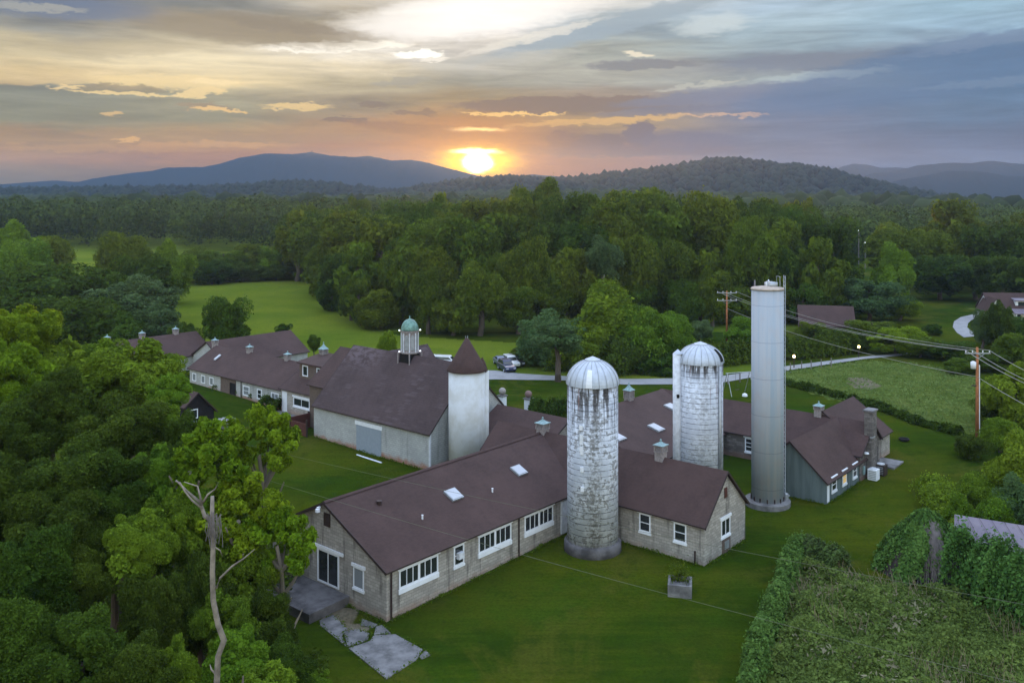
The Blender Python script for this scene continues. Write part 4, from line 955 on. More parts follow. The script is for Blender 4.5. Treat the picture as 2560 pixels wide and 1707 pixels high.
s_a, s_b = st(892, 1138, .45), st(954, 1158, .45)
X1, Y1 = wst(*s_a); X2, Y2 = wst(*s_b); e.location = (X1, Y1, .5)
MB().tube([(0, 0, 0), (X2 - X1, Y2 - Y1, 0)], .09, 4).build('board', M['whitedirty'], e)
# lamps on short posts by the road
for x, y, lb in ((1985, 914, 'lit yellow lamp on a short post at the roadside near the tall silo'), (2147, 888, 'lit yellow lamp on a short post where the road meets the hedge')):
    e = thing_at(x, y + 6, 'road_lamp', lb, 'lamp', 0, 'lamps along the driveway')
    MB().tube([(0, 0, 0), (0, 0, 1.5)], .07, 8).build('post', M['trim'], e)
    MB().lathe([(.05, 1.5), (.16, 1.56), (.19, 1.7), (.14, 1.82), (.03, 1.88)], 0, 0, 12).build('lamp_head', M['lamp'], e, True)
# fence posts along the road
fp = [(1820, 960), (1850, 955), (1880, 951), (1976, 930), (2004, 926), (2028, 923), (2053, 920), (2078, 917)]
pm = MB().tube([(0, 0, 0), (0, 0, 1.3)], .07, 6); po = None
for i, (x, y) in enumerate(fp):
    X, Y, z = gpx(x, y)
    if po is None: po = pm.build('fence_post', M['greypole']); o = po
    else: o = po.copy(); C.objects.link(o)
    o.location = (X, Y, z); tagit(o, 'thin grey fence post in the row along the driveway', 'post', 'fence posts along the driveway')

# ---------------------------------------------------------------- cars
def car(x, y, rz, col, label, kind='suv', L=4.7, z_=None):
    X, Y, z = gpx(x, y); e = empty('parked_car', (X, Y, z), rz, label, 'car', 'cars parked behind the barn'); e.scale = (.88, .88, .88)
    paint, n, b = mat('car paint ' + str(x), col, .3, .2, .6); b.inputs['Coat Weight'].default_value = .6
    W_ = 1.8; h2 = 1.75 if kind == 'suv' else 1.42; zb = .32
    if kind == 'suv': P1 = [(-L/2, .5), (-L/2 + .05, 1.05), (-L/2 + .25, 1.12), (L/2 - 1.3, 1.1), (L/2 - .15, .95), (L/2, .75), (L/2, .45), (L/2 - .1, zb), (-L/2 + .1, zb)]; P2 = [(-L/2 + .12, 1.1), (-L/2 + .4, h2), (L/2 - 2.0, h2), (L/2 - 1.25, 1.1)]
    else: P1 = [(-L/2, .55), (-L/2 + .05, .95), (-L/2 + .9, 1.0), (L/2 - 1.3, .98), (L/2 - .15, .82), (L/2, .65), (L/2, .42), (L/2 - .1, zb), (-L/2 + .1, zb)]; P2 = [(-L/2 + .55, .98), (-L/2 + 1.2, h2), (L/2 - 2.1, h2), (L/2 - 1.2, .98)]
    MB().hexa([(a, -W_/2, c) for a, c in P1], [(a, W_/2, c) for a, c in P1]).build('body', paint, e, bevel=.06)
    MB().hexa([(a, -W_/2 + .1 + (c > 1.2) * .12, c) for a, c in P2], [(a, W_/2 - .1 - (c > 1.2) * .12, c) for a, c in P2]).build('cabin', paint, e, bevel=.05)
    g_ = MB(); (a0, c0), (a1, c1), (a2, c2), (a3, c3) = P2; y1 = W_/2 - .085; y2 = W_/2 - .2
    for sg in (-1, 1): g_.quad((a0 + .25, sg * y1, c0 + .07), (a1 + .12, sg * y2, c1 - .12), (a2 - .05, sg * y2, c2 - .12), (a3 - .25, sg * y1, c3 + .07))
    g_.quad((a3 + .02, -y1 + .1, c3 + .06), (a3 + .02, y1 - .1, c3 + .06), (a2 + .07, y2 - .06, c2 - .08), (a2 + .07, -y2 + .06, c2 - .08)); g_.quad((a0 - .03, -y1 + .1, c0 + .1), (a0 - .03, y1 - .1, c0 + .1), (a1 - .06, y2 - .06, c1 - .12), (a1 - .06, -y2 + .06, c1 - .12))
    g_.build('car_window', M['glass'], e)
    for a in (-L/2 + .85, L/2 - .9):
        for sg in (-1, 1):
            w_ = MB(); w_.tube([(a, sg * (W_/2 - .16), .34), (a, sg * (W_/2 + .03), .34)], .34, 16); wo__ = w_.build('wheel', M['tyre'], e)
            MB().tube([(a, sg * (W_/2 + .02), .34), (a, sg * (W_/2 + .045), .34)], .2, 12).build('rim', M['galv'], wo__)
    for sg in (-1, 1):
        MB().box(L/2 - .12, L/2 + .012, sg * .62 - .2, sg * .62 + .2, .62, .78).build('headlight', M['skylight'], e)
        MB().box(-L/2 - .012, -L/2 + .1, sg * .7 - .12, sg * .7 + .12, .72, .98).build('tail_light', M['redbrown'], e)
car(1117, 915, R_(-12), (.72, .74, .78), 'white estate car parked behind the barn roof', 'suv', 5.0)
car(1081, 908, R_(-38), (.70, .72, .76), 'white saloon car left of the white estate car', 'saloon', 4.5)
car(1266, 926, R_(-70), (.012, .022, .085), 'dark blue car nearest the driveway right of the tower', 'suv', 4.5)
car(1253, 912, R_(-75), (.13, .16, .24), 'blue grey car behind the dark blue car', 'saloon', 4.4)
car(1277, 915, R_(-72), (.66, .68, .72), 'white car behind the dark blue car', 'suv', 4.6)
car(1289, 913, R_(-72), (.02, .022, .03), 'black car at the right end of the parked cluster', 'suv', 4.6)

# ---------------------------------------------------------------- distant buildings
def house_box(e, x0, x1, y0, y1, ze, zr, wall, roof, axis='x', ov=.4, nm=('wall', 'roof')):
    w = MB(); xm, ym = (x0 + x1) / 2, (y0 + y1) / 2
    if axis == 'x': w.hexa([(x0, y0, -.5), (x0, y1, -.5), (x0, y1, ze), (x0, ym, zr), (x0, y0, ze)], [(x1, y0, -.5), (x1, y1, -.5), (x1, y1, ze), (x1, ym, zr), (x1, y0, ze)])
    else: w.hexa([(x0, y0, -.5), (x1, y0, -.5), (x1, y0, ze), (xm, y0, zr), (x0, y0, ze)], [(x0, y1, -.5), (x1, y1, -.5), (x1, y1, ze), (xm, y1, zr), (x0, y1, ze)])
    w.build(nm[0], wall, e); r = MB()
    for sg in (-1, 1):
        if axis == 'x':
            yo = ym + sg * ((y1 - y0) / 2 + ov); zo = ze - (zr - ze) / ((y1 - y0) / 2) * ov
            r.hexa([(x0 - ov, ym, zr + .03), (x1 + ov, ym, zr + .03), (x1 + ov, yo, zo + .03), (x0 - ov, yo, zo + .03)], [(x0 - ov, ym, zr + .2), (x1 + ov, ym, zr + .2), (x1 + ov, yo, zo + .2), (x0 - ov, yo, zo + .2)])
        else:
            xo = xm + sg * ((x1 - x0) / 2 + ov); zo = ze - (zr - ze) / ((x1 - x0) / 2) * ov
            r.hexa([(xm, y0 - ov, zr + .03), (xm, y1 + ov, zr + .03), (xo, y1 + ov, zo + .03), (xo, y0 - ov, zo + .03)], [(xm, y0 - ov, zr + .2), (xm, y1 + ov, zr + .2), (xo, y1 + ov, zo + .2), (xo, y0 - ov, zo + .2)])
    return r.build(nm[1], roof, e)
X, Y, z = gpx(2068, 843); e = empty('brown_roofed_barn', (X, Y, z), R_(-14), 'distant low barn with plain brown roof beyond the hedges', 'barn')
house_box(e, -4.4, 4.4, 0, 8, 2.1, 4.9, M['brown'], M['roof'])
MB().box(-4, -1.5, -.06, .02, 0, 2.1).build('door', M['dark'], e)
X, Y, z = gpx(2512, 806); e = empty('white_house', (X, Y, z), R_(-6), 'white walled house with mauve roof and long dormer on the right edge', 'house'); e.scale = (.8, .8, .8)
house_box(e, -3, 12, 0, 9, 2.8, 6.6, M['white'], M['roof']); house_box(e, -4.5, -.8, -1.5, 5, 2.9, 5.8, M['white'], M['roof'], 'y', nm=('porch_wall', 'porch_roof'))
MB().hexa([(3, 1.2, 3.6), (10, 1.2, 3.6), (10, 4.2, 3.6), (3, 4.2, 3.6)], [(3, 1.2, 5.1), (10, 1.2, 5.1), (10, 4.2, 5.6), (3, 4.2, 5.6)]).build('dormer', M['white'], e)
MB().hexa([(2.7, .8, 5.1), (10.3, .8, 5.1), (10.3, 4.6, 5.7), (2.7, 4.6, 5.7)], [(2.7, .8, 5.3), (10.3, .8, 5.3), (10.3, 4.6, 5.9), (2.7, 4.6, 5.9)]).build('dormer_roof', M['sheetroof'], e)
for a in (3.6, 5.6, 7.6): MB().box(a, a + 1.5, 1.15, 1.19, 4.0, 4.9).build('window', M['glass'], e)
MB().hexa([(1.5, -2.2, 2.3), (11, -2.2, 2.3), (11, .0, 3.2), (1.5, .0, 3.2)], [(1.5, -2.2, 2.45), (11, -2.2, 2.45), (11, .0, 3.35), (1.5, .0, 3.35)]).build('veranda_roof', M['sheetroof'], e)
for a in (1.8, 3.8, 6, 8.2): MB().box(a, a + .16, -2.1, -1.94, 0, 2.3).build('veranda_post', M['white'], e)
for a in (2.5, 5, 7.5): MB().box(a, a + 1.2, -.05, .01, .9, 2.2).build('window', M['glass'], e)
MB().box(-3.2, -2.1, -1.56, -1.49, 3.4, 4.4).build('window', M['glass'], e)
# metal roofed shed on the right edge
A_, B_ = wpx(2386, 1285, 4.6), wpx(2700, 1335, 4.6); C_, D_ = wpx(2386, 1338, 3.6), wpx(2700, 1440, 3.0)
X, Y = A_; e = empty('metal_roofed_shed', (X, Y, .4), 0, 'low shed with mauve ribbed metal roof half hidden by vines', 'shed')
rl = [(0, 0, 4.2), (B_[0] - X, B_[1] - Y, 4.2), (D_[0] - X, D_[1] - Y, 2.6), (C_[0] - X, C_[1] - Y, 3.2)]
MB().hexa([(a, b_, c_ - .1) for a, b_, c_ in rl], rl).build('roof', M['sheetroof'], e)
MB().hexa([(rl[3][0] + .2, rl[3][1] + .3, -.4), (rl[2][0] - .2, rl[2][1] + .3, -.4), (rl[1][0] - .2, rl[1][1] - .3, -.4), (rl[0][0] + .2, rl[0][1] - .3, -.4)], [(rl[3][0] + .2, rl[3][1] + .3, 3.0), (rl[2][0] - .2, rl[2][1] + .3, 2.45), (rl[1][0] - .2, rl[1][1] - .3, 4.0), (rl[0][0] + .2, rl[0][1] - .3, 4.0)]).build('wall', M['redbrown'], e)

# ---------------------------------------------------------------- poles and wires
def pole(x, yb, yt, m, label, arms=(0.,), trans=False, armw=1.3):
    X, Y, z = gpx(x, yb); h = (HC - (yt - YH) * Y / FPX) - z
    e = empty('utility_pole', (X, Y, z), 0, label, 'utility pole', 'utility poles beside the farm'); MB().tube([(0, 0, -.3), (0, 0, h)], [.19, .12], 10).build('post', M[m], e, True)
    for a in arms:
        za = h - .35 - a; MB().box(-armw, armw, -.14, -.02 - .12 + .1, za - .06, za + .06).build('crossarm', M['metal'], e)
        for s_ in (-armw * .93, -armw * .4, armw * .4, armw * .93): MB().lathe([(.03, za + .06), (.06, za + .14), (.06, za + .24), (.02, za + .3)], s_, -.09, 8).build('insulator', M['white'], e)
        MB().tube([(-armw * .6, -.1, za), (0, -.1, za - .55), (armw * .6, -.1, za)], .025, 5).build('brace', M['metal'], e)
    if trans: MB().lathe([(.02, h - 2.2), (.25, h - 2.15), (.27, h - 1.5), (.1, h - 1.4)], -.42, -.05, 14).build('transformer', M['white'], e, True); MB().tube([(.2, -.05, .3), (.2, -.05, h - 1.8)], .05, 6).build('conduit', M['white'], e); MB().box(-.6, .0, -.1, 0, h - 3.95, h - 3.85).build('bracket', M['trim'], e)
    return X, Y, z, h
p1 = pole(2443, 1097, 868, 'pole', 'orange brown utility pole with transformer on the right by the meadow', (.25,), True)
p2 = pole(1817, 853, 727, 'pole', 'orange brown utility pole with two crossarms left of the tall silo', (0., 1.3), False, 1.7)
p3 = pole(1887, 850, 700, 'greypole', 'bare grey pole just left of the tall silo top', ())
p4 = pole(2760, 1307, 1008, 'pole', 'orange brown utility pole beyond the right edge beside the metal roofed shed', (.25,))
def cable(pts, r, label, sag=0., m='cable'):
    o = MB(); k = 24; P_ = []
    a, b_ = Vector(pts[0]), Vector(pts[1])
    for i in range(k + 1): f = i / k; q = a.lerp(b_, f); q.z -= sag * 4 * f * (1 - f); P_.append(tuple(q))
    o.tube(P_, r, 5); return tagit(o.build('overhead_wire', M[m]), label, 'wire', 'overhead wires')
for k, (da, db, nm) in enumerate(((-1.6, -1.2, 'outermost'), (-.7, -.5, 'middle'), (1.6, 1.2, 'nearest'))):
    cable([(p2[0] + da, p2[1] - .1, p2[2] + p2[3] - .1), (p1[0] + db, p1[1] - .1, p1[2] + p1[3] - .3)], .026, nm + ' upper power wire between the pole with two crossarms and the transformer pole', 1.3)
    cable([(p1[0] + db, p1[1] - .1, p1[2] + p1[3] - .3), (p4[0] + db, p4[1] - .1, p4[2] + p4[3] - .3)], .026, nm + ' upper power wire running off to the right from the transformer pole', .5)
cable([(p2[0], p2[1], p2[2] + p2[3] - 3.), (p1[0], p1[1], p1[2] + p1[3] - 3.0)], .026, 'single lower wire sagging between the two orange poles', 1.0)
cable([(p1[0], p1[1], p1[2] + p1[3] - 3.0), (p4[0], p4[1], p4[2] + p4[3] - 3.0)], .026, 'lower wire running off to the right from the transformer pole', .3)
# two long service cables across the foreground
def wz(x, y, z): X, Y = wpx(x, y, z); return (X, Y, z)
cable([wz(560, 1098, 10.5), wz(2700, 1535, 9.0)], .009, 'upper of two long pale cables crossing above the front wing roof', .35, 'wire')
cable([wz(560, 1165, 10.5), wz(2700, 1745, 9.0)], .009, 'lower of two long pale cables crossing above the front lawn', .35, 'wire')

#==TREES==
def q_ico(sub):
    import bmesh
    bm = bmesh.new(); bmesh.ops.create_icosphere(bm, subdivisions=sub, radius=1); bm.verts.ensure_lookup_table()
    V = np.array([v.co[:] for v in bm.verts]); F = np.array([[v.index for v in f.verts] for f in bm.faces]); bm.free(); return V, F
def unit(v): return v / np.maximum(np.linalg.norm(v, axis=-1, keepdims=True), 1e-9)
def leaves(P, N, size, rg, jit=.8, fold=False, aspect=1.5):
    """one small four-sided leaf clump per point"""
    k = len(P); N = unit(N + rg.normal(0, jit, (k, 3))); T = unit(np.cross(N, rg.normal(0, 1, (k, 3)))); B = np.cross(N, T)
    s = (size * rg.uniform(.45, 1.1, k) * np.where(rg.uniform(0, 1, k) < .15, 1.7, 1.))[:, None]
    a = T * s * aspect * .5; b_ = B * s * .5
    off = N * s * rg.uniform(-.18, .18, (k, 1))
    V = np.stack([P - a, P - b_ * rg.uniform(.7, 1.1, (k, 1)) + off, P + a, P + b_ * rg.uniform(.7, 1.1, (k, 1)) + off], 1).reshape(-1, 3)
    return V, np.arange(k * 4).reshape(k, 4)
def crown_pts(rg, nl, n, lobe=(.22, .40), shape=1., hollow=.62, bottom=-.92, spread=.80):
    """points and outward normals on the surfaces of many overlapping lobes in a unit crown"""
    d = unit(rg.normal(0, 1, (nl * 3, 3))); d = d[d[:, 2] > bottom][:nl]
    r = rg.uniform(.25, 1., len(d)) ** .5 * spread
    c = d * r[:, None]; c[:, 2] *= shape; R = rg.uniform(lobe[0], lobe[1], len(c)) * (1.12 - .35 * r)
    w = R ** 2; idx = rg.choice(len(c), int(n * 1.9), p=w / w.sum())
    q = unit(rg.normal(0, 1, (len(idx), 3)) + np.array([0, 0, .35])); rad = R[idx] * (1.02 - np.abs(rg.normal(0, .17, len(idx))) + (rg.uniform(0, 1, len(idx)) < .12) * rg.uniform(0, .28, len(idx)))
    P_ = c[idx] + q * rad[:, None]
    keep = np.ones(len(P_), bool)
    for i in range(len(c)):
        keep &= ~((np.linalg.norm(P_ - c[i], axis=1) < R[i] * .68) & (idx != i))
    P_, q = P_[keep][:n], q[keep][:n]
    K = rg.normal(0, 1, (4, 3)) * np.array([[2.], [2.6], [4.], [6.]]); A_ = (.13, .10, .06, .04); ph = rg.uniform(0, 6.28, 4)
    P_ = P_ * (1 + sum(a_ * np.sin(unit(P_) @ k_ + p_) for a_, k_, p_ in zip(A_, K, ph)))[:, None]
    return P_, unit(q * .7 + unit(P_) * .5), c, R
def crown_mesh(name, seed, nl, n, size, m, lobe=(.22, .40), core=.12, **kw):
    rg = np.random.default_rng(seed); P_, N, c, R = crown_pts(rg, nl, n, lobe, **kw)
    V, F = leaves(P_, N, size, rg)
    # larger, deeper leaf clumps fill the inside
    k = int(len(P_) * .22); P2, N2, _, _ = crown_pts(np.random.default_rng(seed), nl, k, lobe, **kw); P2 = P2 * .86
    V2, F2 = leaves(P2, N2, size * 2.2, rg, .9)
    V = np.concatenate([V, V2]); F = np.concatenate([F, F2 + len(V) - len(V2)])
    return np_mesh(name, V, F, m)
def trunk_mesh(name, seed, m, limbs=5, bend=.05, h=1., forks=True, lr=(.07, .13)):
    rg = random.Random(seed); b_ = MB(); pts = [(0, 0, 0)]; x = y = 0
    for i in range(1, 7): x += rg.uniform(-bend, bend); y += rg.uniform(-bend, bend); pts.append((x, y, h * i / 6))
    b_.tube(pts, [.045 * (1.35 - i * .14) for i in range(7)], 8)
    for i in range(limbs):
        k = rg.randint(2, 5); p = pts[k]; a = rg.uniform(0, 6.28); L = rg.uniform(*lr)
        b_.tube([p, (p[0] + L * .5 * math.cos(a), p[1] + L * .5 * math.sin(a), p[2] + L * .3), (p[0] + L * math.cos(a), p[1] + L * math.sin(a), p[2] + L * .75)], [.022, .015, .006], 6)
    import bmesh
    me = bpy.data.meshes.new(name); me.from_pydata(b_.v, [], b_.f); me.materials.append(m)
    bm = bmesh.new(); bm.from_mesh(me); bmesh.ops.recalc_face_normals(bm, faces=bm.faces); bm.to_mesh(me); bm.free(); return me
CR = {}
for i in range(6): CR['mid', i] = crown_mesh('crown', 100 + i, (30, 15, 22)[i % 3], 13000, .055, M['leaf'], lobe=((.2, .36), (.34, .54), (.26, .46))[i % 3], spread=(.82, .66, .74)[i % 3])
for i in range(3): CR['light', i] = crown_mesh('crown', 120 + i, 34, 20000, .046, M['leaf_light'])
for i in range(3): CR['dark', i] = crown_mesh('crown', 130 + i, 34, 15000, .05, M['leaf_dark'])
for i in range(2): CR['blue', i] = crown_mesh('crown', 140 + i, 44, 14000, .045, M['leaf_blue'], lobe=(.18, .34))
for i in range(2): CR['bright', i] = crown_mesh('crown', 150 + i, 44, 42000, .034, M['leaf_bright'], lobe=(.14, .30))
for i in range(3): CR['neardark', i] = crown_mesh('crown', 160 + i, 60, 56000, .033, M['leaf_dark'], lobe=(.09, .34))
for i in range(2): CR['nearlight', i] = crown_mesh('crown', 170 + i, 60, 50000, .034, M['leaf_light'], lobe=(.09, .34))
for i in range(2): CR['airy', i] = crown_mesh('crown', 180 + i, 46, 9000, .055, M['leaf_bright'], lobe=(.10, .22), spread=.92)
TR = [trunk_mesh('trunk', i, M['bark']) for i in range(4)]; TRP = trunk_mesh('trunk', 9, M['palebark'], 6); TRA = [trunk_mesh('trunk', 20 + i, M['deadbark'], 16, .06, lr=(.16, .30)) for i in range(2)]
def tree_w(X, Y, zb, zt, R, kind, var, label, cat='tree', group=None, trunk=None, rz=None, low=.18, name='broadleaf_tree', ry=None, ch=None):
    h = zt - zb; low = low if ch is None else 1 - ch / h; rz = random.uniform(0, 6.28) if rz is None else rz
    e = empty(name, (X, Y, zb), rz, label, cat, group)
    hz = h * (1 - low) / 2; cz = h * low + hz
    me = CR[kind, var % len([1 for k in CR if k[0] == kind])]
    c = link('crown', me, e); c.location = (0, 0, cz); c.scale = (R / .98, (ry or R * random.uniform(.9, 1.1)) / .98, hz / .98)
    t = link('trunk', trunk or TR[var % 4], e); tw_ = min(h * .9, R * 2.); t.scale = (tw_, tw_, h * .8)
    return e
def tree(x, yt, wpx_, Y, kind, var, label, cat='tree', group=None, zb=None, chp=None, **kw):
    if chp: kw['ch'] = chp * Y / FPX
    X = (x - XC) / FPX * Y; z0 = gz(X, Y) if zb is None else zb; zt = HC - (yt - YH) * Y / FPX
    return tree_w(X, Y, z0, zt, wpx_ / 2 / FPX * Y, kind, var, label, cat, group, **kw)

# ---- the dense wood behind the lawn
WG = 'trees of the dense wood behind the back lawn'; WL = 'tall broadleaf tree in the dense wood behind the back lawn'
edge = [gpx(*p)[:2] for p in ((800, 735), (812, 775), (850, 795), (900, 815), (1000, 832), (1150, 842), (1300, 842), (1480, 830), (1600, 822), (1800, 818), (1990, 812))]
ex = np.array([p[0] for p in edge]); ey = np.array([p[1] for p in edge])
rw = random.Random(5); cnt = 0
row = 0; trees_w = []
for j in range(12):
    x = -46.
    while x < 62:
        Xj = x + rw.uniform(-2, 2); Yf = float(np.interp(Xj, ex, ey)) if Xj > ex[0] else 400
        if j == 0: Y = Yf + rw.uniform(.5, 3); ht = rw.uniform(7, 12); R = rw.uniform(3.4, 4.6)
        elif j == 1: Y = Yf + 7 + rw.uniform(-1.5, 2.5); ht = rw.uniform(14, 19); R = rw.uniform(4.6, 6)
        else: Y = Yf + 6 + j * 9 + rw.uniform(-3, 3); ht = rw.uniform(16.5, 25.) + (1. if j > 4 else 0); R = rw.uniform(5, 8.6)
        k_ = np.clip((Xj + 46) / 40, 0, 1); ht *= .80 + .2 * k_
        if Y < 330: trees_w.append((Xj * (Y / 200. if j > 2 else 1), Y, ht, R, j))
        x += R * (1.45 if j < 2 else 1.35)
for i, (X, Y, ht, R, j) in enumerate(trees_w):
    z = gz(X, Y); kd = rw.choice(['mid', 'mid', 'mid', 'mid', 'dark'])
    pxx = XC + FPX * X / Y; side = 'left' if pxx < 1130 else 'middle' if pxx < 1560 else 'right'
    rown = 'low leafy tree on the front edge' if j == 0 else 'tree in the second rank' if j == 1 else 'tall tree in the depth' if j < 7 else 'treetop on the skyline'
    tree_w(X, Y, z, z + ht, R, kd, i, f'{rown} of the dense wood, {side} third', 'tree', f'{rown} of the dense wood, {side} third', low=.0 if j < 1 else .04 if j < 2 else .2, ry=R)
# standout trees of the wood
tree(1350, 462, 130, 262, 'mid', 1, 'tallest rounded tree standing above the wood right of the sun', low=.2)
tree(1450, 476, 150, 255, 'mid', 2, 'broad crowned tree on the skyline right of the tallest rounded tree', low=.2)
tree(1610, 486, 250, 214, 'mid', 3, 'huge spreading tree dominating the middle of the wood', low=.2)
tree(1740, 512, 190, 207, 'dark', 0, 'dark full tree right of the huge spreading tree', low=.15)
tree(1870, 530, 180, 203, 'dark', 1, 'dark rounded tree at the right end of the dense wood', low=.12)
tree(1235, 545, 190, 205, 'mid', 4, 'yellowish tree directly below the sun in the wood', low=.15)
tree(1010, 540, 200, 222, 'mid', 0, 'rounded tree at the left shoulder of the dense wood', low=.15)
tree(880, 560, 180, 232, 'mid', 3, 'leftmost big tree of the dense wood beside the pasture', low=.12)
tree(905, 498, 70, 300, 'dark', 2, 'small dark treetop poking up left of the sun', low=.2)
tree(1510, 592, 120, 172, 'blue', 0, 'pale grey green tree with twin white trunks before the wood', trunk=TRP, low=.48, name='pale_trunk_tree')
tree(1355, 575, 200, 190, 'mid', 1, 'bushy mid green tree in front of the twin white trunks', low=.1)

# ---- pale rounded trees by the driveway
for i, (x, yt, w_, ch_, Y, kd, lb) in enumerate(((1385, 775, 200, 165, 131, 'blue', 'pale rounded willow like tree at the left of the driveway clump'), (1505, 728, 250, 210, 134, 'light', 'big light green domed tree above the front silo'), (1600, 765, 190, 180, 133, 'light', 'light green tree just left of the second silo dome'),
  (1445, 812, 190, 130, 130, 'light', 'low leafy tree behind the front silo dome'), (1560, 838, 180, 115, 129, 'dark', 'dark leafy thicket between the two domed silos'), (1668, 785, 150, 130, 142, 'light', 'light green thicket behind the second silo'), (1640, 868, 170, 90, 128, 'dark', 'dark shrub mass against the second silo'), (1500, 888, 130, 70, 128.5, 'dark', 'dark shrub between driveway clump and front silo'), (1325, 850, 110, 85, 133, 'mid', 'shaded shrub at the left foot of the driveway clump'), (1710, 850, 120, 70, 142, 'mid', 'low shrubs right of the second silo dome'))):
    tree(x, yt, w_, Y, kd, i, lb, chp=ch_, ry=w_ / 2 / FPX * Y * .8)
tree(1395, 800, 150, 121, 'blue', 1, 'small tree with stout dark trunk beside the driveway', low=.42)
tree(1750, 800, 90, 155, 'blue', 0, 'grey green bush left of the orange pole', low=.0)
tree(1860, 800, 110, 152, 'light', 1, 'low green bush below the orange pole', low=.0, cat='bush')

# ---- single trees on the pasture
tree(572, 742, 126, 133, 'dark', 2, 'dark rounded tree standing alone on the pasture behind the left wing', low=.0)
tree(710, 806, 46, 147, 'dark', 0, 'small dark bush peeping over the left wing roof end', low=.0, cat='bush', name='bush', chp=40)
tree(784, 838, 40, 121, 'dark', 1, 'small round bush between the cupolas on the pasture', chp=40, cat='bush', name='bush')
tree(972, 815, 62, 123, 'bright', 0, 'bright green young tree just left of the barn lantern', low=.0)

# ---- left field edge: row of small trees and big left mass
LG = 'trees of the hedge row along the far pasture edge'
for i, (x, yt, w_, Y, kd) in enumerate(((455, 640, 90, 255, 'dark'), (500, 625, 100, 262, 'mid'), (560, 618, 110, 262, 'mid'), (620, 612, 100, 268, 'mid'), (668, 624, 90, 268, 'light'), (715, 640, 80, 270, 'dark'), (760, 560, 130, 272, 'mid'), (800, 530, 130, 280, 'dark'), (850, 520, 130, 285, 'mid'), (740, 575, 100, 290, 'mid'), (530, 650, 120, 252, 'dark'), (690, 665, 90, 262, 'dark'), (640, 660, 100, 262, 'dark'), (590, 655, 90, 258, 'dark'))):
    tree(x, yt, w_, Y, kd, i, 'small tree in the hedge row along the far pasture edge', 'tree', LG, low=.02)
for i, (x, yt, w_, Y, kd, lb) in enumerate((
  (425, 598, 120, 205, 'light', 'light green tree at the left edge of the pasture'), (310, 592, 130, 215, 'mid', 'yellow green tree left of the pasture edge tree'),
  (330, 690, 260, 158, 'blue', 'large dark bluish tree mass left of the pasture'), (230, 660, 220, 170, 'dark', 'vine draped dark tree at middle left'), (90, 665, 260, 165, 'dark', 'broad dark tree at the far left'),
  (400, 760, 150, 142, 'blue', 'bluish tree just behind the leftmost cupolas'), (300, 770, 190, 140, 'dark', 'dark tree behind the left end wing'), (170, 745, 220, 140, 'dark', 'dark tree above the bright foreground crown'), (30, 740, 200, 140, 'dark', 'dark tree at the left frame edge'),
  (40, 550, 160, 230, 'light', 'yellow green tree at the left frame edge on the skyline side'), (130, 585, 130, 225, 'mid', 'olive tree beside the yellow green left edge tree'), (0, 620, 160, 200, 'light', 'light tree cut by the left frame edge'), (455, 800, 90, 135, 'dark', 'dark low tree touching the left wing roof'), (90, 620, 150, 215, 'light', 'rounded light tree at upper left'), (360, 640, 150, 180, 'dark', 'dark tree top behind the bluish mass'))):
    tree(x, yt, w_, Y, kd, i, lb, low=.02)

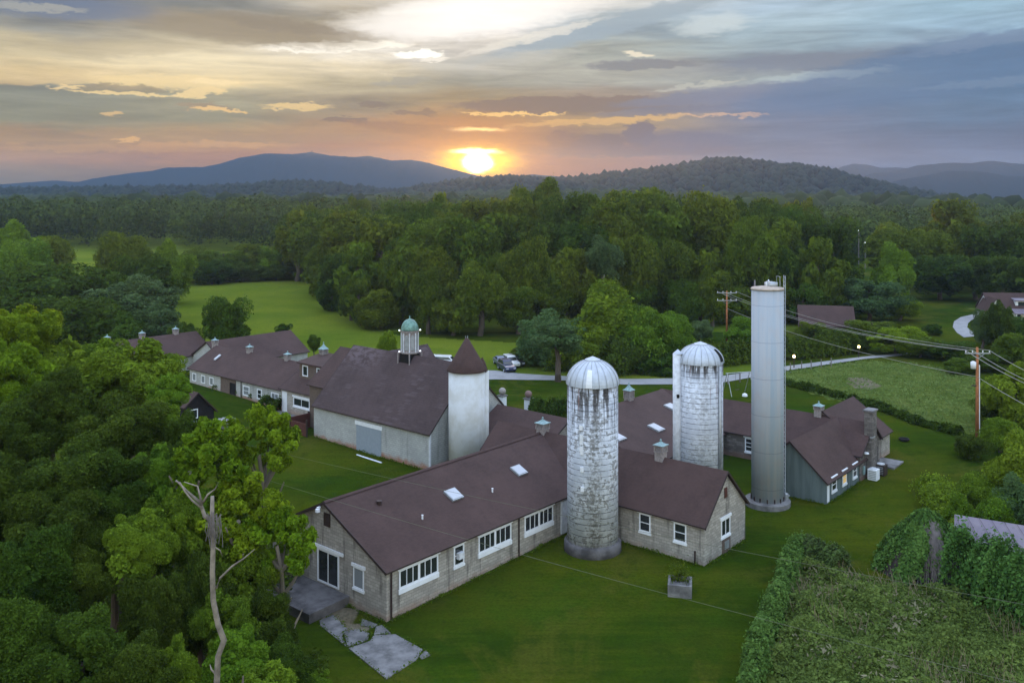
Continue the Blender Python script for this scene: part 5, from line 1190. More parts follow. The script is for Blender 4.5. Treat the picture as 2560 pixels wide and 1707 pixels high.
# ---- trees at the right
for i, (x, yt, w_, Y, kd, lb) in enumerate(((2500, 742, 70, 146, 'dark', 'slender dark tree directly before the white house gable'), (2455, 770, 60, 148, 'blue', 'grey green shrub left of the white house'),
  (2070, 542, 190, 205, 'dark', 'tall pointed dark tree right of the tall silo'), (2090, 640, 170, 190, 'dark', 'lower part tree beneath the tall pointed dark tree'),
  (2235, 622, 110, 195, 'light', 'light green tree right of the pointed dark tree'), (2170, 695, 200, 178, 'blue', 'bluish spreading tree above the distant brown roof'), (2250, 735, 90, 180, 'light', 'light bush at the foot of the light green tree'),
  (2250, 570, 170, 240, 'mid', 'rounded tree left of the right skyline tree'), (2340, 560, 160, 235, 'mid', 'mid green tree below the right skyline tree'), (2385, 505, 170, 240, 'mid', 'high layered tree on the right skyline'), (2350, 640, 170, 215, 'dark', 'dark tree behind the right lawn'), (2440, 640, 150, 215, 'dark', 'dark tree left of the white house'),
  (2500, 540, 190, 230, 'dark', 'dark broad tree behind the white house'), (2590, 535, 190, 235, 'dark', 'dark tree at the right frame edge'), (2560, 640, 160, 200, 'dark', 'dark tree above the white house roof'),
  (2010, 700, 120, 175, 'dark', 'dark tree just right of the tall silo top'), (1975, 640, 110, 200, 'dark', 'shaded tree behind the tall silo'), (1930, 705, 60, 172, 'dark', 'small conifer like top above the tall silo'), (2035, 800, 90, 150, 'mid', 'rounded bush below the distant brown barn'),
  (2120, 825, 130, 146, 'dark', 'dense hedge tree along the driveway end'), (2180, 795, 120, 155, 'mid', 'mid green bush beside the distant brown roof'), (2240, 818, 150, 143, 'bright', 'bright vine covered thicket at the end of the driveway'), (2300, 838, 130, 140, 'mid', 'bush right of the bright vine thicket'), (2372, 852, 120, 138, 'dark', 'bush before the curved drive'),
  (2335, 808, 46, 162, 'dark', 'small round clipped bush on the far right lawn'), (2482, 800, 90, 152, 'dark', 'tangled dark tree before the white house'), (2525, 790, 110, 150, 'dark', 'thin branched dark tree hiding the white house'), (2460, 880, 120, 130, 'dark', 'dark shrub behind the transformer pole'), (2535, 830, 110, 135, 'mid', 'shrub below the white house'), (2400, 900, 90, 128, 'mid', 'low shrub left of the transformer pole top'),
  (2545, 905, 190, 96, 'light', 'large yellow green tree at the right frame edge'), (2480, 985, 90, 100, 'dark', 'dark shrub right of the transformer pole'), (2500, 1045, 110, 88, 'light', 'soft green shrub at the right edge of the meadow'),
  (2424, 1082, 84, 86, 'dark', 'dark round bush at the foot of the transformer pole'), (2540, 1100, 170, 72, 'light', 'leafy green bush at the right frame edge beyond the shed'), (2450, 1185, 110, 72, 'light', 'low pale bush before the metal roofed shed'), (2560, 1190, 160, 66, 'blue', 'leafy bush directly behind the metal roofed shed'), (2395, 1240, 80, 68, 'light', 'small shrub left of the metal roofed shed'), (2500, 1240, 120, 66, 'light', 'shrub over the ridge of the metal roofed shed'),
  (1700, 560, 200, 216, 'mid', 'full tree between the spreading tree and the dark trees'))):
    tree(x, yt, w_, Y, kd, i, lb, low=.02 if yt > 640 else .12, cat='bush' if 'bush' in lb else 'tree')

# ---- foreground trees on the left
for i, (x, yt, w_, ch_, Y, kd, lb) in enumerate((
  (60, 745, 190, 170, 66, 'bright', 'bright green crown at the left frame edge above the others'), (35, 850, 210, 190, 60, 'bright', 'bright crown at the left frame edge below the topmost one'),
  (328, 838, 250, 190, 66, 'nearlight', 'large light crown in front of the left end wing'), (195, 842, 240, 200, 67, 'nearlight', 'light crown left of the large light crown'), (255, 838, 170, 160, 68, 'nearlight', 'small light crown before the end wing cupolas'), (425, 925, 120, 110, 60, 'nearlight', 'small light crown just left of the near black shed'), (395, 985, 150, 140, 56, 'nearlight', 'crown overlapping the near black shed'),
  (140, 930, 220, 200, 57, 'neardark', 'shadowy crown under the light crowns'), (300, 990, 240, 190, 54, 'neardark', 'dark crown under the large light crown'), (20, 1000, 200, 200, 54, 'neardark', 'dark crown at the left frame edge in mid height'), (470, 1040, 170, 170, 54, 'neardark', 'dark crown behind the dead tree tip'),
  (165, 1100, 300, 230, 47, 'neardark', 'very large dark crown at lower left'), (0, 1130, 280, 260, 45, 'neardark', 'dark crown cut by the lower left frame edge'), (290, 1140, 210, 200, 47, 'neardark', 'dark crown right of the very large dark crown'), (385, 1110, 170, 190, 49, 'nearlight', 'mid green crown left of the dead trunk fork'), (420, 1230, 180, 220, 46, 'nearlight', 'hanging green foliage left of the dead trunk'), (335, 1270, 180, 190, 44, 'nearlight', 'green foliage over the dark hollow'),
  (60, 1310, 260, 250, 41, 'neardark', 'dark foliage below the very large dark crown'), (190, 1360, 170, 200, 42, 'neardark', 'small dark crown beside the dark hollow'), (40, 1500, 260, 260, 37, 'neardark', 'low dark foliage filling the lower left corner'), (120, 1230, 240, 230, 43, 'neardark', 'dark crown between the very large dark crown and the corner foliage'), (250, 1290, 150, 170, 44.5, 'neardark', 'small dark crown above the dark hollow'), (480, 1190, 150, 200, 48, 'nearlight', 'green crown directly behind the dead trunk'), (560, 1270, 180, 200, 48, 'nearlight', 'green crown right behind the dead trunk arm'), (560, 1470, 170, 190, 42, 'nearlight', 'green vines right of the dead trunk mid height'),
  (210, 1540, 260, 240, 36, 'neardark', 'dark shrubs under the dark hollow'), (395, 1420, 190, 260, 42, 'neardark', 'dark thicket between hollow and dead trunk'), (330, 1600, 220, 200, 35.5, 'neardark', 'shrubs at the bottom edge left of the dead trunk'), (440, 1590, 150, 200, 37, 'nearlight', 'green shrub at the bottom left of the dead trunk'),
  (600, 1340, 210, 230, 46, 'nearlight', 'vine covered thicket behind the dead trunk'), (500, 1380, 180, 260, 43.5, 'neardark', 'dark vine thicket behind the lower dead trunk'), (660, 1480, 170, 190, 44, 'neardark', 'dark thicket beside the patio'), (590, 1560, 200, 220, 40, 'nearlight', 'ivy mound around the dead trunk foot'), (700, 1600, 170, 160, 41, 'neardark', 'low ivy mound right of the dead trunk foot'), (660, 1660, 200, 160, 38, 'nearlight', 'leafy shrubs at the bottom edge below the ivy mounds'), (775, 1665, 110, 90, 43, 'nearlight', 'leafy weeds at the bottom beside the broken path'))):
    tree(x, yt, w_, Y, kd, i, lb, chp=ch_, zb=0.)
for i, (x, yt, w_, ch_, Y, lb) in enumerate(((520, 1045, 260, 260, 49, 'airy yellow green tree spreading behind the dead trunk'), (660, 1015, 190, 190, 51, 'airy bright tree reaching towards the barn'), (620, 1180, 230, 230, 47.5, 'airy yellow green tree between the dead trunk and the patio'), (705, 1270, 190, 190, 46.5, 'airy tree overhanging the patio'))):
    tree(x, yt, w_, Y, 'airy', i, lb, chp=ch_, zb=0., trunk=TRA[i % 2])

rg = np.random.default_rng(31); k = 90000; X = rg.uniform(-36, -9.2, k); Y = rg.uniform(30, 66, k); kk = (X < -10.3 + (Y - 52) * -.12) | (Y < 50) & (X < -.295 * Y + 4.2); kk &= X > -.62 * Y - 3; kk &= ~((Y > 50) & (X > -14)); X, Y = X[kk], Y[kk]
hgt = 1.6 + 1.3 * np.sin(X * .8 + np.sin(Y * .5)) * np.sin(Y * .7 + 1) + .7 * np.sin(X * 1.9 + Y * 1.3); hgt = np.clip(hgt, .3, 4) * np.clip((-9.5 - X) / 4, .15, 1)
V, F = leaves(np.stack([X, Y, zg(X, Y) + hgt * rg.uniform(.6, 1.05, len(X))], 1), np.tile([0, -.2, 1.], (len(X), 1)), .2, rg, .8)
tagit(link('undergrowth', np_mesh('undergrowth', V, F, M['leaf_dark'])), 'tangled dark undergrowth beneath the left foreground trees', 'undergrowth', kind='stuff')

# dead trunk
def dead():
    Y = 36.; z0 = 0.
    def p(x, y, dy=0): return ((x - XC) / FPX * (Y + dy) - X0, dy, HC - (y - YH) * (Y + dy) / FPX)
    X0 = (540 - XC) / FPX * Y
    e = empty('dead_tree', (X0, Y, 0), 0, 'bleached dead tree trunk rising in front of the left thicket', 'dead tree')
    b_ = MB(); b_.tube([(.1, 0, -.3), (0, 0, 3)] + [p(*q) for q in ((542, 1707), (545, 1640), (560, 1600), (545, 1560), (533, 1500), (531, 1430), (533, 1360), (530, 1290), (531, 1240))], [.17, .16, .12, .11, .12, .11, .105, .10, .095, .09, .07], 10)
    b_.build('trunk', M['deadbark'], e, True)
    for pts, r in ((((530, 1300), (512, 1290), (505, 1270), (500, 1255), (470, 1230), (455, 1215), (440, 1200)), .10), (((505, 1262), (500, 1240), (494, 1215), (460, 1204)), .06), (((508, 1255), (520, 1235), (538, 1222), (546, 1205)), .05), (((505, 1270), (480, 1250), (462, 1228), (450, 1205), (438, 1203)), .05),
                   (((540, 1470), (550, 1445), (580, 1415), (610, 1395), (637, 1372)), .06), (((533, 1365), (550, 1375), (556, 1390)), .04), (((533, 1300), (545, 1295), (555, 1285)), .03), (((545, 1690), (528, 1672), (525, 1660)), .05)):
        k = len(pts); MB().tube([p(*q, dy=.05 * i) for i, q in enumerate(pts)], [r * (1 - .75 * i / (k - 1)) for i in range(k)], 8).build('branch', M['deadbark'], e, True)
    # dry vines wound round the top
    rg = np.random.default_rng(3); vb = MB()
    for i in range(26):
        x0 = 530 + rg.uniform(-14, 22); y0 = 1295 + rg.uniform(-20, 10); L = rg.uniform(30, 80)
        vb.tube([p(x0, y0, -.1), p(x0 + rg.uniform(-8, 8), y0 + L * .5, -.15), p(x0 + rg.uniform(-6, 10), y0 + L, -.1)], .012, 4)
    vb.build('dry_vine', M['greypole'], e)
dead()
e = empty('dead_stump', ((604 - XC) / FPX * 37, 37, 0), 0, 'broken reddish stump at the bottom edge right of the dead trunk', 'stump')
MB().tube([(0, 0, -.2), (.05, 0, 3.), (.0, 0, 5.2), (.06, .0, 6.3)], [.14, .12, .1, .03], 8).build('trunk', M['bark'], e, True)

# ---------------------------------------------------------------- hedges, vines, overgrown ground
def leafy_line(name, pts, hw, h, n, size, m, label, cat, kind=None, seed=1, core=M['bark'], group=None):
    """a leafy bank along a ground line: lumpy cross-section covered with leaf clumps"""
    rg = np.random.default_rng(seed); A = np.array([gpx(*p) for p in pts]); seg = np.linalg.norm(np.diff(A[:, :2], axis=0), axis=1); cum = np.concatenate([[0], np.cumsum(seg)])
    u = rg.uniform(0, cum[-1], n); th = np.arccos(rg.uniform(-1, 1, n)); X = np.interp(u, cum, A[:, 0]); Y = np.interp(u, cum, A[:, 1])
    k = np.clip(np.searchsorted(cum, u) - 1, 0, len(seg) - 1); d = (A[k + 1, :2] - A[k, :2]) / seg[k][:, None]; nn = np.stack([d[:, 1], -d[:, 0]], 1)
    lump = 1 + .20 * np.sin(u * 1.7 + 2 * np.sin(u * .6)) + .15 * np.sin(u * 4.3 + th * 2) + .12 * np.sin(u * 9.1 + th * 5 + 1) + .22 * (rg.uniform(0, 1, n) < .07)
    rr = lump * rg.uniform(.72, 1.05, n); off = -np.cos(th) * hw * rr; zz = np.sin(th) * h * rr
    P_ = np.stack([X + nn[:, 0] * off, Y + nn[:, 1] * off, zg(X, Y) + zz], 1); N = np.stack([nn[:, 0] * -np.cos(th), nn[:, 1] * -np.cos(th), np.sin(th)], 1)
    V, F = leaves(P_, N, size, rg, .6); o0 = A[0]
    ob = link(name, np_mesh(name, V - o0, F, m)); ob.location = o0
    return tagit(ob, label, cat, group, kind)
leafy_line('vine_covered_fence', [(1998, 1392), (1975, 1440), (1945, 1520), (1900, 1640), (1870, 1760)], .6, 1.45, 34000, .12, M['leaf_vine'], 'long fence buried under bright green vines on the lower right', 'fence')
leafy_line('vine_fence_end', [(2000, 1395), (2050, 1405), (2110, 1440)], .7, 1.35, 7000, .13, M['leaf_dry'], 'short overgrown fence end turning right from the long vine fence', 'fence', seed=3)
leafy_line('meadow_hedge', [(1963, 962), (2060, 985), (2130, 1004), (2200, 1024), (2300, 1062), (2400, 1088)], .6, .7, 14000, .2, M['leaf_dark'], 'low dark hedge line between the mown lawn and the meadow', 'hedge', seed=4)
leafy_line('road_hedge', [(1700, 925), (1780, 916), (1880, 903), (1960, 898), (2060, 890), (2150, 878)], 1.6, 2.6, 26000, .26, M['leaf_dark'], 'long clipped dark hedge behind the driveway', 'hedge', seed=5)
leafy_line('clipped_hedge', [(1325, 1040), (1360, 1042), (1417, 1050)], 1.2, 1.7, 9000, .17, M['leaf_dark'], 'clipped rounded hedge beside the gate pier', 'hedge', seed=6)
leafy_line('wall_shrub', [(655, 1022), (700, 1030)], .9, 1.3, 5000, .14, M['leaf_dark'], 'dense dark shrub left of the white door', 'bush', seed=7)
leafy_line('wall_shrub', [(598, 985), (640, 1000)], .6, .8, 2500, .14, M['leaf'], 'loose green shrub under the left wing windows', 'bush', seed=8)
leafy_line('ivy_border', [(482, 940), (520, 958), (560, 975)], .9, .7, 3500, .16, M['leaf'], 'low ivy border along the far end of the left wing', 'bush', seed=9)
leafy_line('right_thicket', [(2330, 1230), (2370, 1290), (2390, 1330)], 1.4, 1.4, 7000, .16, M['leaf_light'], 'thicket edge on the lawn left of the metal roofed shed', 'bush', seed=10)
leafy_line('shed_vines', [(2385, 1462), (2450, 1500), (2540, 1545), (2680, 1620)], 1.1, 3.2, 34000, .15, M['leaf_vine'], 'vines climbing the front of the metal roofed shed', 'vines', seed=11)
def wall_grass():
    rg = np.random.default_rng(61); Ps = []
    segs = [(wst(.2, -.25), wst(17.3, -.25)), (wst(18.95, -.4), wst(18.95, -10.9)), (wst(19.2, -11.1), wst(25.2, -11.1)), (wst(21.4, 18.2), wst(21.4, 35.5)), (wst(-.25, .0), wst(-.25, 4.)), (wst(35.8, -12.9), wst(43.3, -12.95)), (wst(35.75, -12.7), wst(35.75, -7.5))]
    for pl in PATH:
        g3 = [gpx(*p)[:2] for p in pl]
        for i in range(len(g3)): segs.append((g3[i], g3[(i + 1) % len(g3)]))
    for si, (a, b_) in enumerate(segs):
        sc_ = 1. if si < 7 else .35
        L = math.hypot(b_[0] - a[0], b_[1] - a[1]); k = int(L * 90 * sc_); f = rg.uniform(0, 1, k); cl = .5 + .5 * np.sin(f * L * 1.3 + a[0]) * np.sin(f * L * 3.1 + a[1]); keep = rg.uniform(0, 1, k) < .25 + .75 * cl; f = f[keep]; cl = cl[keep]
        X = a[0] + (b_[0] - a[0]) * f + rg.normal(0, .09, len(f)); Y = a[1] + (b_[1] - a[1]) * f + rg.normal(0, .09, len(f)); Ps.append(np.stack([X, Y, zg(X, Y) + rg.uniform(.0, .1, len(f)) + .22 * sc_ * cl * rg.uniform(0, 1, len(f))], 1))
    P_ = np.concatenate(Ps); V, F = leaves(P_, np.tile([0, -.4, .8], (len(P_), 1)), .075, rg, .7)
    tagit(link('wall_grass', np_mesh('wall_grass', V, F, M['leaf'])), 'longer grass and weeds along the foot of the walls and slabs', 'grass', kind='stuff')
wall_grass()
# plant in the trough
X, Y, z = gpx(1700, 1470)
rg = np.random.default_rng(5); k = 900; P_ = np.stack([rg.normal(0, .38, k), rg.normal(0, .35, k), .55 + np.abs(rg.normal(0, .4, k))], 1)
V, F = leaves(P_, rg.normal(0, 1, (k, 3)), .1, rg); o = link('trough_plant', np_mesh('trough_plant', V, F, M['leaf'])); o.location = (X, Y + .1, z); tagit(o, 'bushy weed growing in the square concrete trough', 'plant')
# vine mound: a collapsed tree smothered with vines
def mound():
    X, Y = wpx(2352, 1475, .2); R = 3.4; H_ = HC - (1300 - YH) * (Y + 1.2) / FPX
    e = empty('vine_mound', (X, Y + 2.2, .1), 0, 'steep mound of vines with bare grey stems on its front', 'vine mound')
    rg = np.random.default_rng(12); n_ = 34000; a = rg.uniform(0, 2 * math.pi, n_); t = rg.uniform(0, 1, n_) ** .6
    f = 1 + .12 * np.sin(3 * a + 1) + .1 * np.sin(7 * a + t * 6) + .05 * rg.normal(0, 1, n_)
    xx = np.cos(a) * R * t * f; yy = np.sin(a) * R * .75 * t * f; zz = H_ * (1 - t ** 1.7) * (1 + .05 * np.sin(9 * a)) + rg.normal(0, .08, n_)
    bald = (np.abs(a - 4.75) < .42 + .15 * np.sin(t * 8)) & (t > .28) & (rg.uniform(0, 1, n_) < .9)
    P_ = np.stack([xx, yy, zz], 1)[~bald]; N = np.stack([np.cos(a) * .8, np.sin(a) * .8, np.full(n_, .6)], 1)[~bald]
    V, F = leaves(P_, N, .15, rg, .6); link('vines', np_mesh('vines', V, F, M['leaf_vine']), e)
    n2 = 1500; a = rg.uniform(4.1, 5.4, n2); sv = MB()
    for i in range(420):
        a_ = rg.uniform(4.15, 5.35); t0 = rg.uniform(.2, .6); t1 = min(1., t0 + rg.uniform(.2, .5)); pts = []
        for q in range(3): tt = t0 + (t1 - t0) * q / 2; aa = a_ + rg.uniform(-.06, .06); pts.append((math.cos(aa) * R * tt, math.sin(aa) * R * .75 * tt, H_ * (1 - tt ** 1.7) + rg.uniform(-.05, .1)))
        sv.tube(pts, .018, 3)
    sv.build('dry_stem', M['greypole'], e)
    b_ = MB(); prof = [(R * t_ * .93, H_ * (1 - t_ ** 1.7) * .95) for t_ in (1, .85, .7, .5, .3, .1, .02)]; b_.lathe(prof, 0, 0, 24)
    b_.v = [(x, y * .75, z) for x, y, z in b_.v]; b_.build('tangled_core', simple('tangled dark stems', (.035, .028, .026), .95, var=.5, scale=4), e)
mound()
X, Y = wpx(2520, 1460, .2); 
tree_w(X - 1.6, Y + 2.2, .1, 3.3, 2.6, 'light', 1, 'vine heap between the steep mound and the metal roofed shed', 'vine mound', low=0)

def overgrown():
    rg = np.random.default_rng(21); x0, x1, y0, y1 = 14, 50, 44, 66
    n_ = 150000; X = rg.uniform(x0, x1, n_); Y = rg.uniform(y0, y1, n_); keep = inside(MEADOW2, X, Y) | ((X > 34) & (Y < 62))
    X, Y = X[keep], Y[keep]; k = len(X)
    f = .5 + .5 * np.sin(X * .9 + 1.3 * np.sin(Y * .7)) * np.cos(Y * 1.1 + np.sin(X * .6)); g_ = .5 + .5 * np.sin(X * 2.3 + Y * 1.7) * np.sin(Y * 2.9 - X)
    h = .08 + .75 * f ** 2 + .30 * g_ + .35 * (np.sin(X * 1.37 + 4 * np.sin(Y * .31)) > .72); gap = (np.sin(X * .83 + 2.2 * np.sin(Y * .57)) * np.sin(Y * 1.21 + X * .37) > .55) & (rg.uniform(0, 1, k) < .7); h = np.where(gap, h * .3, h); Z = zg(X, Y) + h * rg.uniform(.25, 1., k) ** .6
    P_ = np.stack([X, Y, Z], 1); N = np.tile([0, -.2, 1.], (k, 1)); V, F = leaves(P_, N, .14, rg, .75)
    o = link('overgrown_plants', np_mesh('overgrown_plants', V, F, leaf_mat('weed leaves', (.034, .060, .012), (.145, .195, .045), .2, .35))); tagit(o, 'waist high tangle of weeds and vines inside the fence', 'weeds', kind='stuff')
    n_ = 3500; X = rg.uniform(x0, x1, n_); Y = rg.uniform(y0, y1, n_); pt = np.sin(X * .5 + 2) * np.sin(Y * .45 + X * .2 + 1); keep = inside(MEADOW2, X, Y) & (pt > .15); X, Y = X[keep], Y[keep]; k = len(X)
    h = rg.uniform(.5, 1.15, k); dx_, dy_ = rg.normal(0, .3, k), rg.normal(0, .3, k); w_ = .016; z = zg(X, Y) + .2
    V = np.stack([np.stack([X - w_, Y, z], 1), np.stack([X + w_, Y, z], 1), np.stack([X + w_ * .4 + dx_, Y + dy_, z + h], 1), np.stack([X - w_ * .4 + dx_, Y + dy_, z + h], 1)], 1).reshape(-1, 3)
    o = link('dry_grass_stems', np_mesh('dry_grass_stems', V, np.arange(4 * k).reshape(k, 4), simple('dry stems', (.19, .15, .10), .9))); tagit(o, 'brown dry stems standing among the weeds', 'grass', kind='stuff')
    n_ = 11000; X = rg.uniform(x0, x1, n_); Y = rg.uniform(y0, y1, n_); pt = np.sin(X * .42 + 1.3 * np.sin(Y * .5)) * np.sin(Y * .55 + .8 * np.sin(X * .7)); keep = inside(MEADOW2, X, Y) & (rg.uniform(0, 1, n_) < np.clip(pt * 1.6 - .1, 0, .8)); X, Y = X[keep], Y[keep]; k = len(X)
    f = .5 + .5 * np.sin(X * .9 + 1.3 * np.sin(Y * .7)) * np.cos(Y * 1.1 + np.sin(X * .6)); P_ = np.stack([X, Y, zg(X, Y) + (.2 + .5 * f) * rg.uniform(.7, 1.25, k)], 1); V, F = leaves(P_, np.tile([0, -.4, .8], (k, 1)), .11, rg, .8, aspect=3.)
    o = link('dry_weeds', np_mesh('dry_weeds', V, F, leaf_mat('dry weed leaves', (.10, .085, .05), (.26, .24, .15), .15, .8))); tagit(o, 'patches of faded seed heads among the green weeds', 'weeds', kind='stuff')
    # meadow tufts beyond the stone gable
    A = np.array(MEADOW); n_ = 16000; X = rg.uniform(A[:, 0].min(), A[:, 0].max() + 8, n_); Y = rg.uniform(A[:, 1].min(), A[:, 1].max(), n_); keep = inside(MEADOW, X, Y); X, Y = X[keep], Y[keep]; k = len(X)
    f = .5 + .5 * np.sin(X * .5 + np.sin(Y * .3)) * np.sin(Y * .6); P_ = np.stack([X, Y, zg(X, Y) + .1 + .35 * f * rg.uniform(.3, 1, k)], 1)
    V, F = leaves(P_, np.tile([0, -.3, 1.], (k, 1)), .19, rg, .6)
    o = link('meadow_grass', np_mesh('meadow_grass', V, F, leaf_mat('meadow tufts', (.060, .095, .018), (.165, .20, .055), .15, .15))); tagit(o, 'long rough grass of the meadow on the right', 'grass', kind='stuff')
overgrown()

#==FAR==
# ---------------------------------------------------------------- far woods and hills
IV, IF = q_ico(2); IV1, IF1 = q_ico(1)
def forest(name, X, Y, Z, R, H_, m, label, seed, hi=True, lumps=True):
    """many lumpy crowns in one mesh"""
    rg = np.random.default_rng(seed); bV, bF = (IV, IF) if hi else (IV1, IF1); k = len(X); nv = len(bV)
    n3 = rg.normal(0, 1, (k, 3, 3)) * 3.2; ph = rg.uniform(0, 6.28, (k, 3))
    w = sum(np.sin(np.einsum('vj,kj->kv', bV, n3[:, i]) + ph[:, i:i+1]) for i in range(3)) * .10 + rg.normal(0, .03, (k, nv))
    s = (1 + w)[..., None] * bV[None]
    V = s * np.stack([R, R, H_], 1)[:, None, :] + np.stack([X, Y, Z], 1)[:, None, :]
    F = (bF[None] + (np.arange(k) * nv)[:, None, None]).reshape(-1, 3)
    o = link(name, np_mesh(name, V.reshape(-1, 3), F, m, smooth=True)); return tagit(o, label, 'forest', kind='stuff')
def canopy_leaves(name, X, Y, Z, R, H_, per, size, m, label, seed):
    rg = np.random.default_rng(seed); k = len(X); d = unit(rg.normal(0, 1, (k, per, 3)) + np.array([0, -.35, .5])); n3 = rg.normal(0, 1, (k, 2, 3)) * 3.5
    w = 1 + .13 * np.sin(np.einsum('kpj,kj->kp', d, n3[:, 0])) + .10 * np.sin(np.einsum('kpj,kj->kp', d, n3[:, 1]) + 1) + rg.normal(0, .05, (k, per))
    P_ = (d * w[..., None] * np.stack([R, R, H_], 1)[:, None, :] + np.stack([X, Y, Z], 1)[:, None, :]).reshape(-1, 3); V, F = leaves(P_, d.reshape(-1, 3), size, rg, .5)
    o = link(name, np_mesh(name, V, F, m)); return tagit(o, label, 'forest', kind='stuff')
rf = np.random.default_rng(44)
def scatter(x0, x1, y0, y1, gap):
    gx_ = np.arange(x0, x1, gap); gy_ = np.arange(y0, y1, gap * .9); A, B = np.meshgrid(gx_, gy_); A = A + rf.uniform(-.4, .4, A.shape) * gap; B = B + rf.uniform(-.4, .4, B.shape) * gap; return A.ravel(), B.ravel()
# wood beyond the pasture on the left and centre (front part leafy, rest lumpy crowns)
X, Y = scatter(-330, 30, 380, 560, 12.); fr_ = 385 + 20 * np.sin(X / 40); k = (Y > fr_) & (np.abs(X) < Y * .68); X, Y = X[k], Y[k]
R = rf.uniform(4.5, 8.5, len(X)); Hh = rf.uniform(5.5, 8, len(X)); Z = zg(X, Y) + rf.uniform(7, 15, len(X))
canopy_leaves('left_woodland', X, Y, Z, R, Hh, 560, .95, M['leaf_far'], 'continuous dark wood beyond the pasture on the left', 6)
X, Y = scatter(-1100, 900, 560, 1340, 14.5); k = (np.abs(X) < Y * .64); X, Y = X[k], Y[k]; R = rf.uniform(7, 11, len(X)); Hh = rf.uniform(8, 12, len(X)); Z = zg(X, Y) + rf.uniform(7, 13, len(X))
forest('distant_woodland', X, Y, Z, R, Hh, M['leaf_plain'], 'distant unbroken forest rolling up to the foot of the hills', 7)
X, Y = scatter(30, 300, 330, 560, 11.); k = (X < Y * .66) & (X > 20 + (Y < 400) * 30); X, Y = X[k], Y[k]; R = rf.uniform(5, 8, len(X)); Hh = rf.uniform(6, 9, len(X)); Z = zg(X, Y) + rf.uniform(5, 9.5, len(X))
canopy_leaves('right_woodland', X, Y, Z, R, Hh, 500, .95, M['leaf_far'], 'hazy wood in the valley on the right below the hills', 8)

def hill(name, prof, D, depth, base, m, label, wood=None, rough=1., seed=0, front=1.):
    """a ridge whose crest follows measured heights, with real depth in front of and behind the crest"""
    xs = np.array([(p[0] - XC) / FPX * D for p in prof]); zs = np.array([HC + (YH - p[1]) / FPX * D for p in prof]) - (wood or 0)
    o = np.argsort(xs); xs, zs = xs[o], zs[o]
    nx_ = 420; ny_ = 60; ux = np.linspace(xs[0] - 60, xs[-1] + 60, nx_); uy = np.linspace(-1, 1, ny_); UX, UY = np.meshgrid(ux, uy)
    crest = np.interp(ux, xs, zs, left=base, right=base)
    k_ = np.exp(-UY ** 2 * 3.2); rg = np.random.default_rng(seed)
    spur = 1 + .16 * np.sin(UX / 95 + seed) * UY + .12 * np.sin(UX / 41 + 2 * seed) * UY * np.exp(-UY ** 2)
    Yw = D + UY * depth * front; Z = base + (crest[None] - base) * np.clip(k_ * np.where(np.abs(UY) > .02, spur, 1.), 0, 1.)
    edge_ = np.clip((np.abs(UY) - .75) / .25, 0, 1); Z = Z * (1 - edge_) + (base - 25) * edge_
    Z = Z + rg.normal(0, rough, Z.shape) * (1 - edge_) * .6
    I = np.arange(nx_ * ny_).reshape(ny_, nx_); F = np.stack([I[:-1, :-1], I[:-1, 1:], I[1:, 1:], I[1:, :-1]], -1).reshape(-1, 4)
    ob = link(name, np_mesh(name, np.stack([UX, Yw, Z], -1).reshape(-1, 3), F, m, smooth=True)); tagit(ob, label, 'hill', kind='structure')
    return ux, uy, Z, Yw
m, n, b = mat('wooded slope', (.03, .045, .02), 1., 0, 0.)
g = n.new('ShaderNodeNewGeometry').outputs['Position']; n.put(b.inputs['Base Color'], n.mix(n.rng(n.noise(g, .02, 6, .7), .3, .7), (.012, .02, .01), (.03, .04, .016))); bump(n, b, n.noise(g, .06, 6, .75), 12.); M['slope'] = m
RIDGE = [(-260, 462), (0, 467), (200, 464), (500, 462), (640, 456), (705, 450), (770, 449), (830, 453), (900, 461), (980, 470), (1040, 462), (1100, 452), (1150, 446), (1196, 441), (1260, 435), (1330, 439), (1400, 441), (1480, 434), (1578, 422), (1640, 414), (1698, 408), (1750, 396), (1796, 389), (1850, 391), (1905, 399), (1960, 404), (2013, 409), (2060, 418), (2100, 429), (2177, 450), (2264, 478), (2329, 500), (2400, 512), (2700, 520)]
WD = 15.
ux, uy, HZ, HY = hill('wooded_ridge', RIDGE, 1500, 420, -4, M['slope'], 'nearer wooded ridge with tree lined crest across the view', WD, 1.5, 3)
# trees on the ridge
def on_hill(ux, uy, HZ, D, depth, X, Y):
    fx = np.clip((X - ux[0]) / (ux[-1] - ux[0]) * (len(ux) - 1), 0, len(ux) - 1.001); fy = np.clip(((Y - D) / depth + 1) / 2 * (len(uy) - 1), 0, len(uy) - 1.001)
    i, j = fx.astype(int), fy.astype(int); a, b_ = fx - i, fy - j
    return HZ[j, i] * (1-a) * (1-b_) + HZ[j, i+1] * a * (1-b_) + HZ[j+1, i] * (1-a) * b_ + HZ[j+1, i+1] * a * b_
X, Y = scatter(-1020, 940, 1180, 1560, 13.5); R = rf.uniform(6, 10, len(X)); Hh = rf.uniform(6, 10, len(X)); Z = on_hill(ux, uy, HZ, 1500, 420, X, Y) + rf.uniform(3, 8, len(X))
forest('ridge_forest', X, Y, Z, R, Hh, M['leaf_hill'], 'forest covering the nearer wooded ridge', 9, False)
mm_ = mat('haze tinted mountain forest', (.022, .034, .038), 1., 0, 0.)[0]  # bluish base colour carries part of the distance haze on the far hills
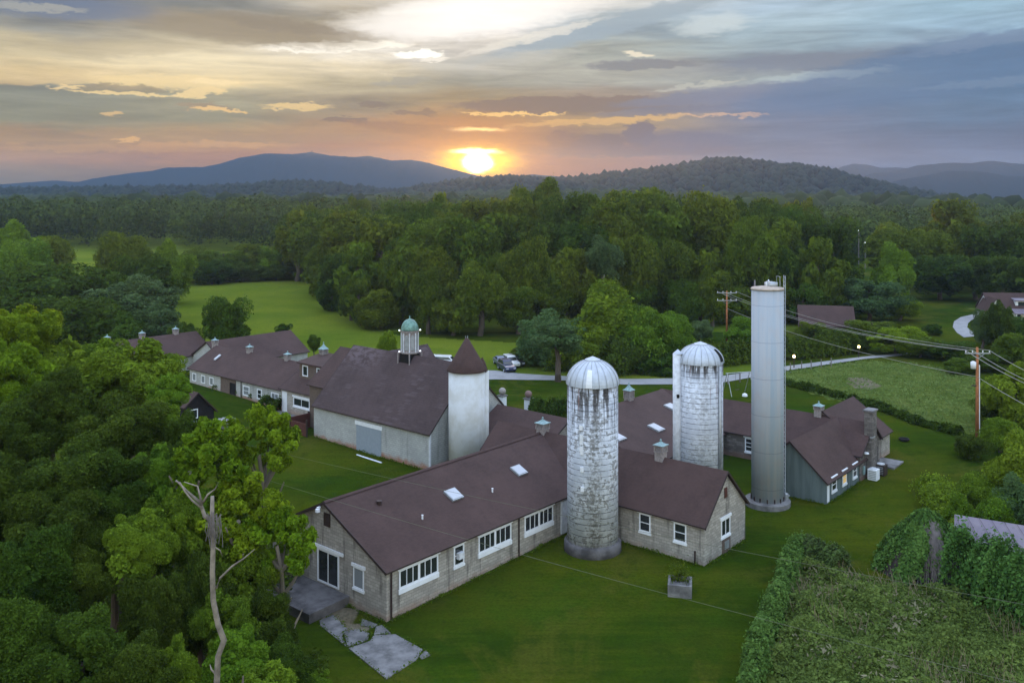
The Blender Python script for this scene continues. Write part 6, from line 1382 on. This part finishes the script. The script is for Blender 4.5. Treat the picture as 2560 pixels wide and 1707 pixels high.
hill('blue_mountain', [(-300, 470), (0, 462), (60, 458), (140, 452), (200, 456), (235, 455), (272, 444), (337, 433), (403, 427), (425, 420), (512, 418), (545, 412), (610, 394), (674, 385), (740, 387), (780, 381), (827, 390), (892, 394), (925, 391), (980, 402), (1028, 400), (1067, 407), (1100, 416), (1132, 424), (1181, 437), (1230, 447), (1290, 455), (1400, 470)], 2450, 500, 5, mm_, 'long blue mountain with a pointed summit left of the sun', 0, .8, 4)
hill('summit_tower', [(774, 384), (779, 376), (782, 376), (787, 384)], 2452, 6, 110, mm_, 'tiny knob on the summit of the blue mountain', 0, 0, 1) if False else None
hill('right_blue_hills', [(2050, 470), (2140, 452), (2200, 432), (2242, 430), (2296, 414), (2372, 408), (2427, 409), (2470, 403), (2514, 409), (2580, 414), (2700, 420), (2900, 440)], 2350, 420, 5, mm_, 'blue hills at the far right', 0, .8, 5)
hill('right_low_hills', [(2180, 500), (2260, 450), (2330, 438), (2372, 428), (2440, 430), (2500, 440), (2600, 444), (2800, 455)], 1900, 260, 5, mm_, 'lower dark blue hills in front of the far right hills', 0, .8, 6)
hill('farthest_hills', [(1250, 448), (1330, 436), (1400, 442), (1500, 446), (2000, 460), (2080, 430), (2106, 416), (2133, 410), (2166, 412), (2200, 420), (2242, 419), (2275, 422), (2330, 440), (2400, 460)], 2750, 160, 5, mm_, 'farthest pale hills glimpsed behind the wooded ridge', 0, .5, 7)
X_, Y_, Z_ = 780, 2450, 0
kx = (780 - XC) / FPX * 2450; kz = HC + (YH - 382) / FPX * 2450
e = empty('summit_mast', (kx, 2450, kz), 0, 'tiny mast on the pointed summit of the blue mountain', 'mast')
MB().tube([(0, 0, -6), (0, 0, 6)], [1.6, .8], 6).build('mast', M['dark'], e)

# far lights in the valley
for x, y, lb in ((2147, 579, 'tiny bright far light among the valley trees'), (2163, 609, 'tiny far light just below the other valley light')):
    Yl = 300.; e = empty('valley_light', ((x - XC) / FPX * Yl, Yl, gz((x - XC) / FPX * Yl, Yl)), 0, lb, 'lamp', 'far valley lights'); hl_ = HC - (y - YH) * Yl / FPX - e.location.z
    MB().tube([(0, 0, 0), (0, 0, hl_)], .12, 6).build('post', M['greypole'], e); MB().lathe([(.1, hl_), (.17, hl_ + .15), (.17, hl_ + .4), (.1, hl_ + .8)], 0, 0, 10).build('lamp_head', M['lampw'], e)

# ---------------------------------------------------------------- air
hz = MB().box(-2300, 2300, -80, 2990, -30, 142)
hm_ = bpy.data.materials.new('haze'); hm_.use_nodes = True; nt = NT(hm_.node_tree); nt.n.clear()
vol = nt.new('ShaderNodeVolumePrincipled'); out = nt.new('ShaderNodeOutputMaterial'); nt.l.new(vol.outputs[0], out.inputs['Volume'])
nt.put(vol.inputs['Color'], (.33, .48, .80)); vol.inputs['Density'].default_value = 1.35e-4; vol.inputs['Anisotropy'].default_value = .45
hz = hz.build('haze', hm_); tagit(hz, 'thin blue evening haze over the valley', 'haze', kind='stuff')
for o in list(sc.objects):
    if '_o' in o: del o['_o']
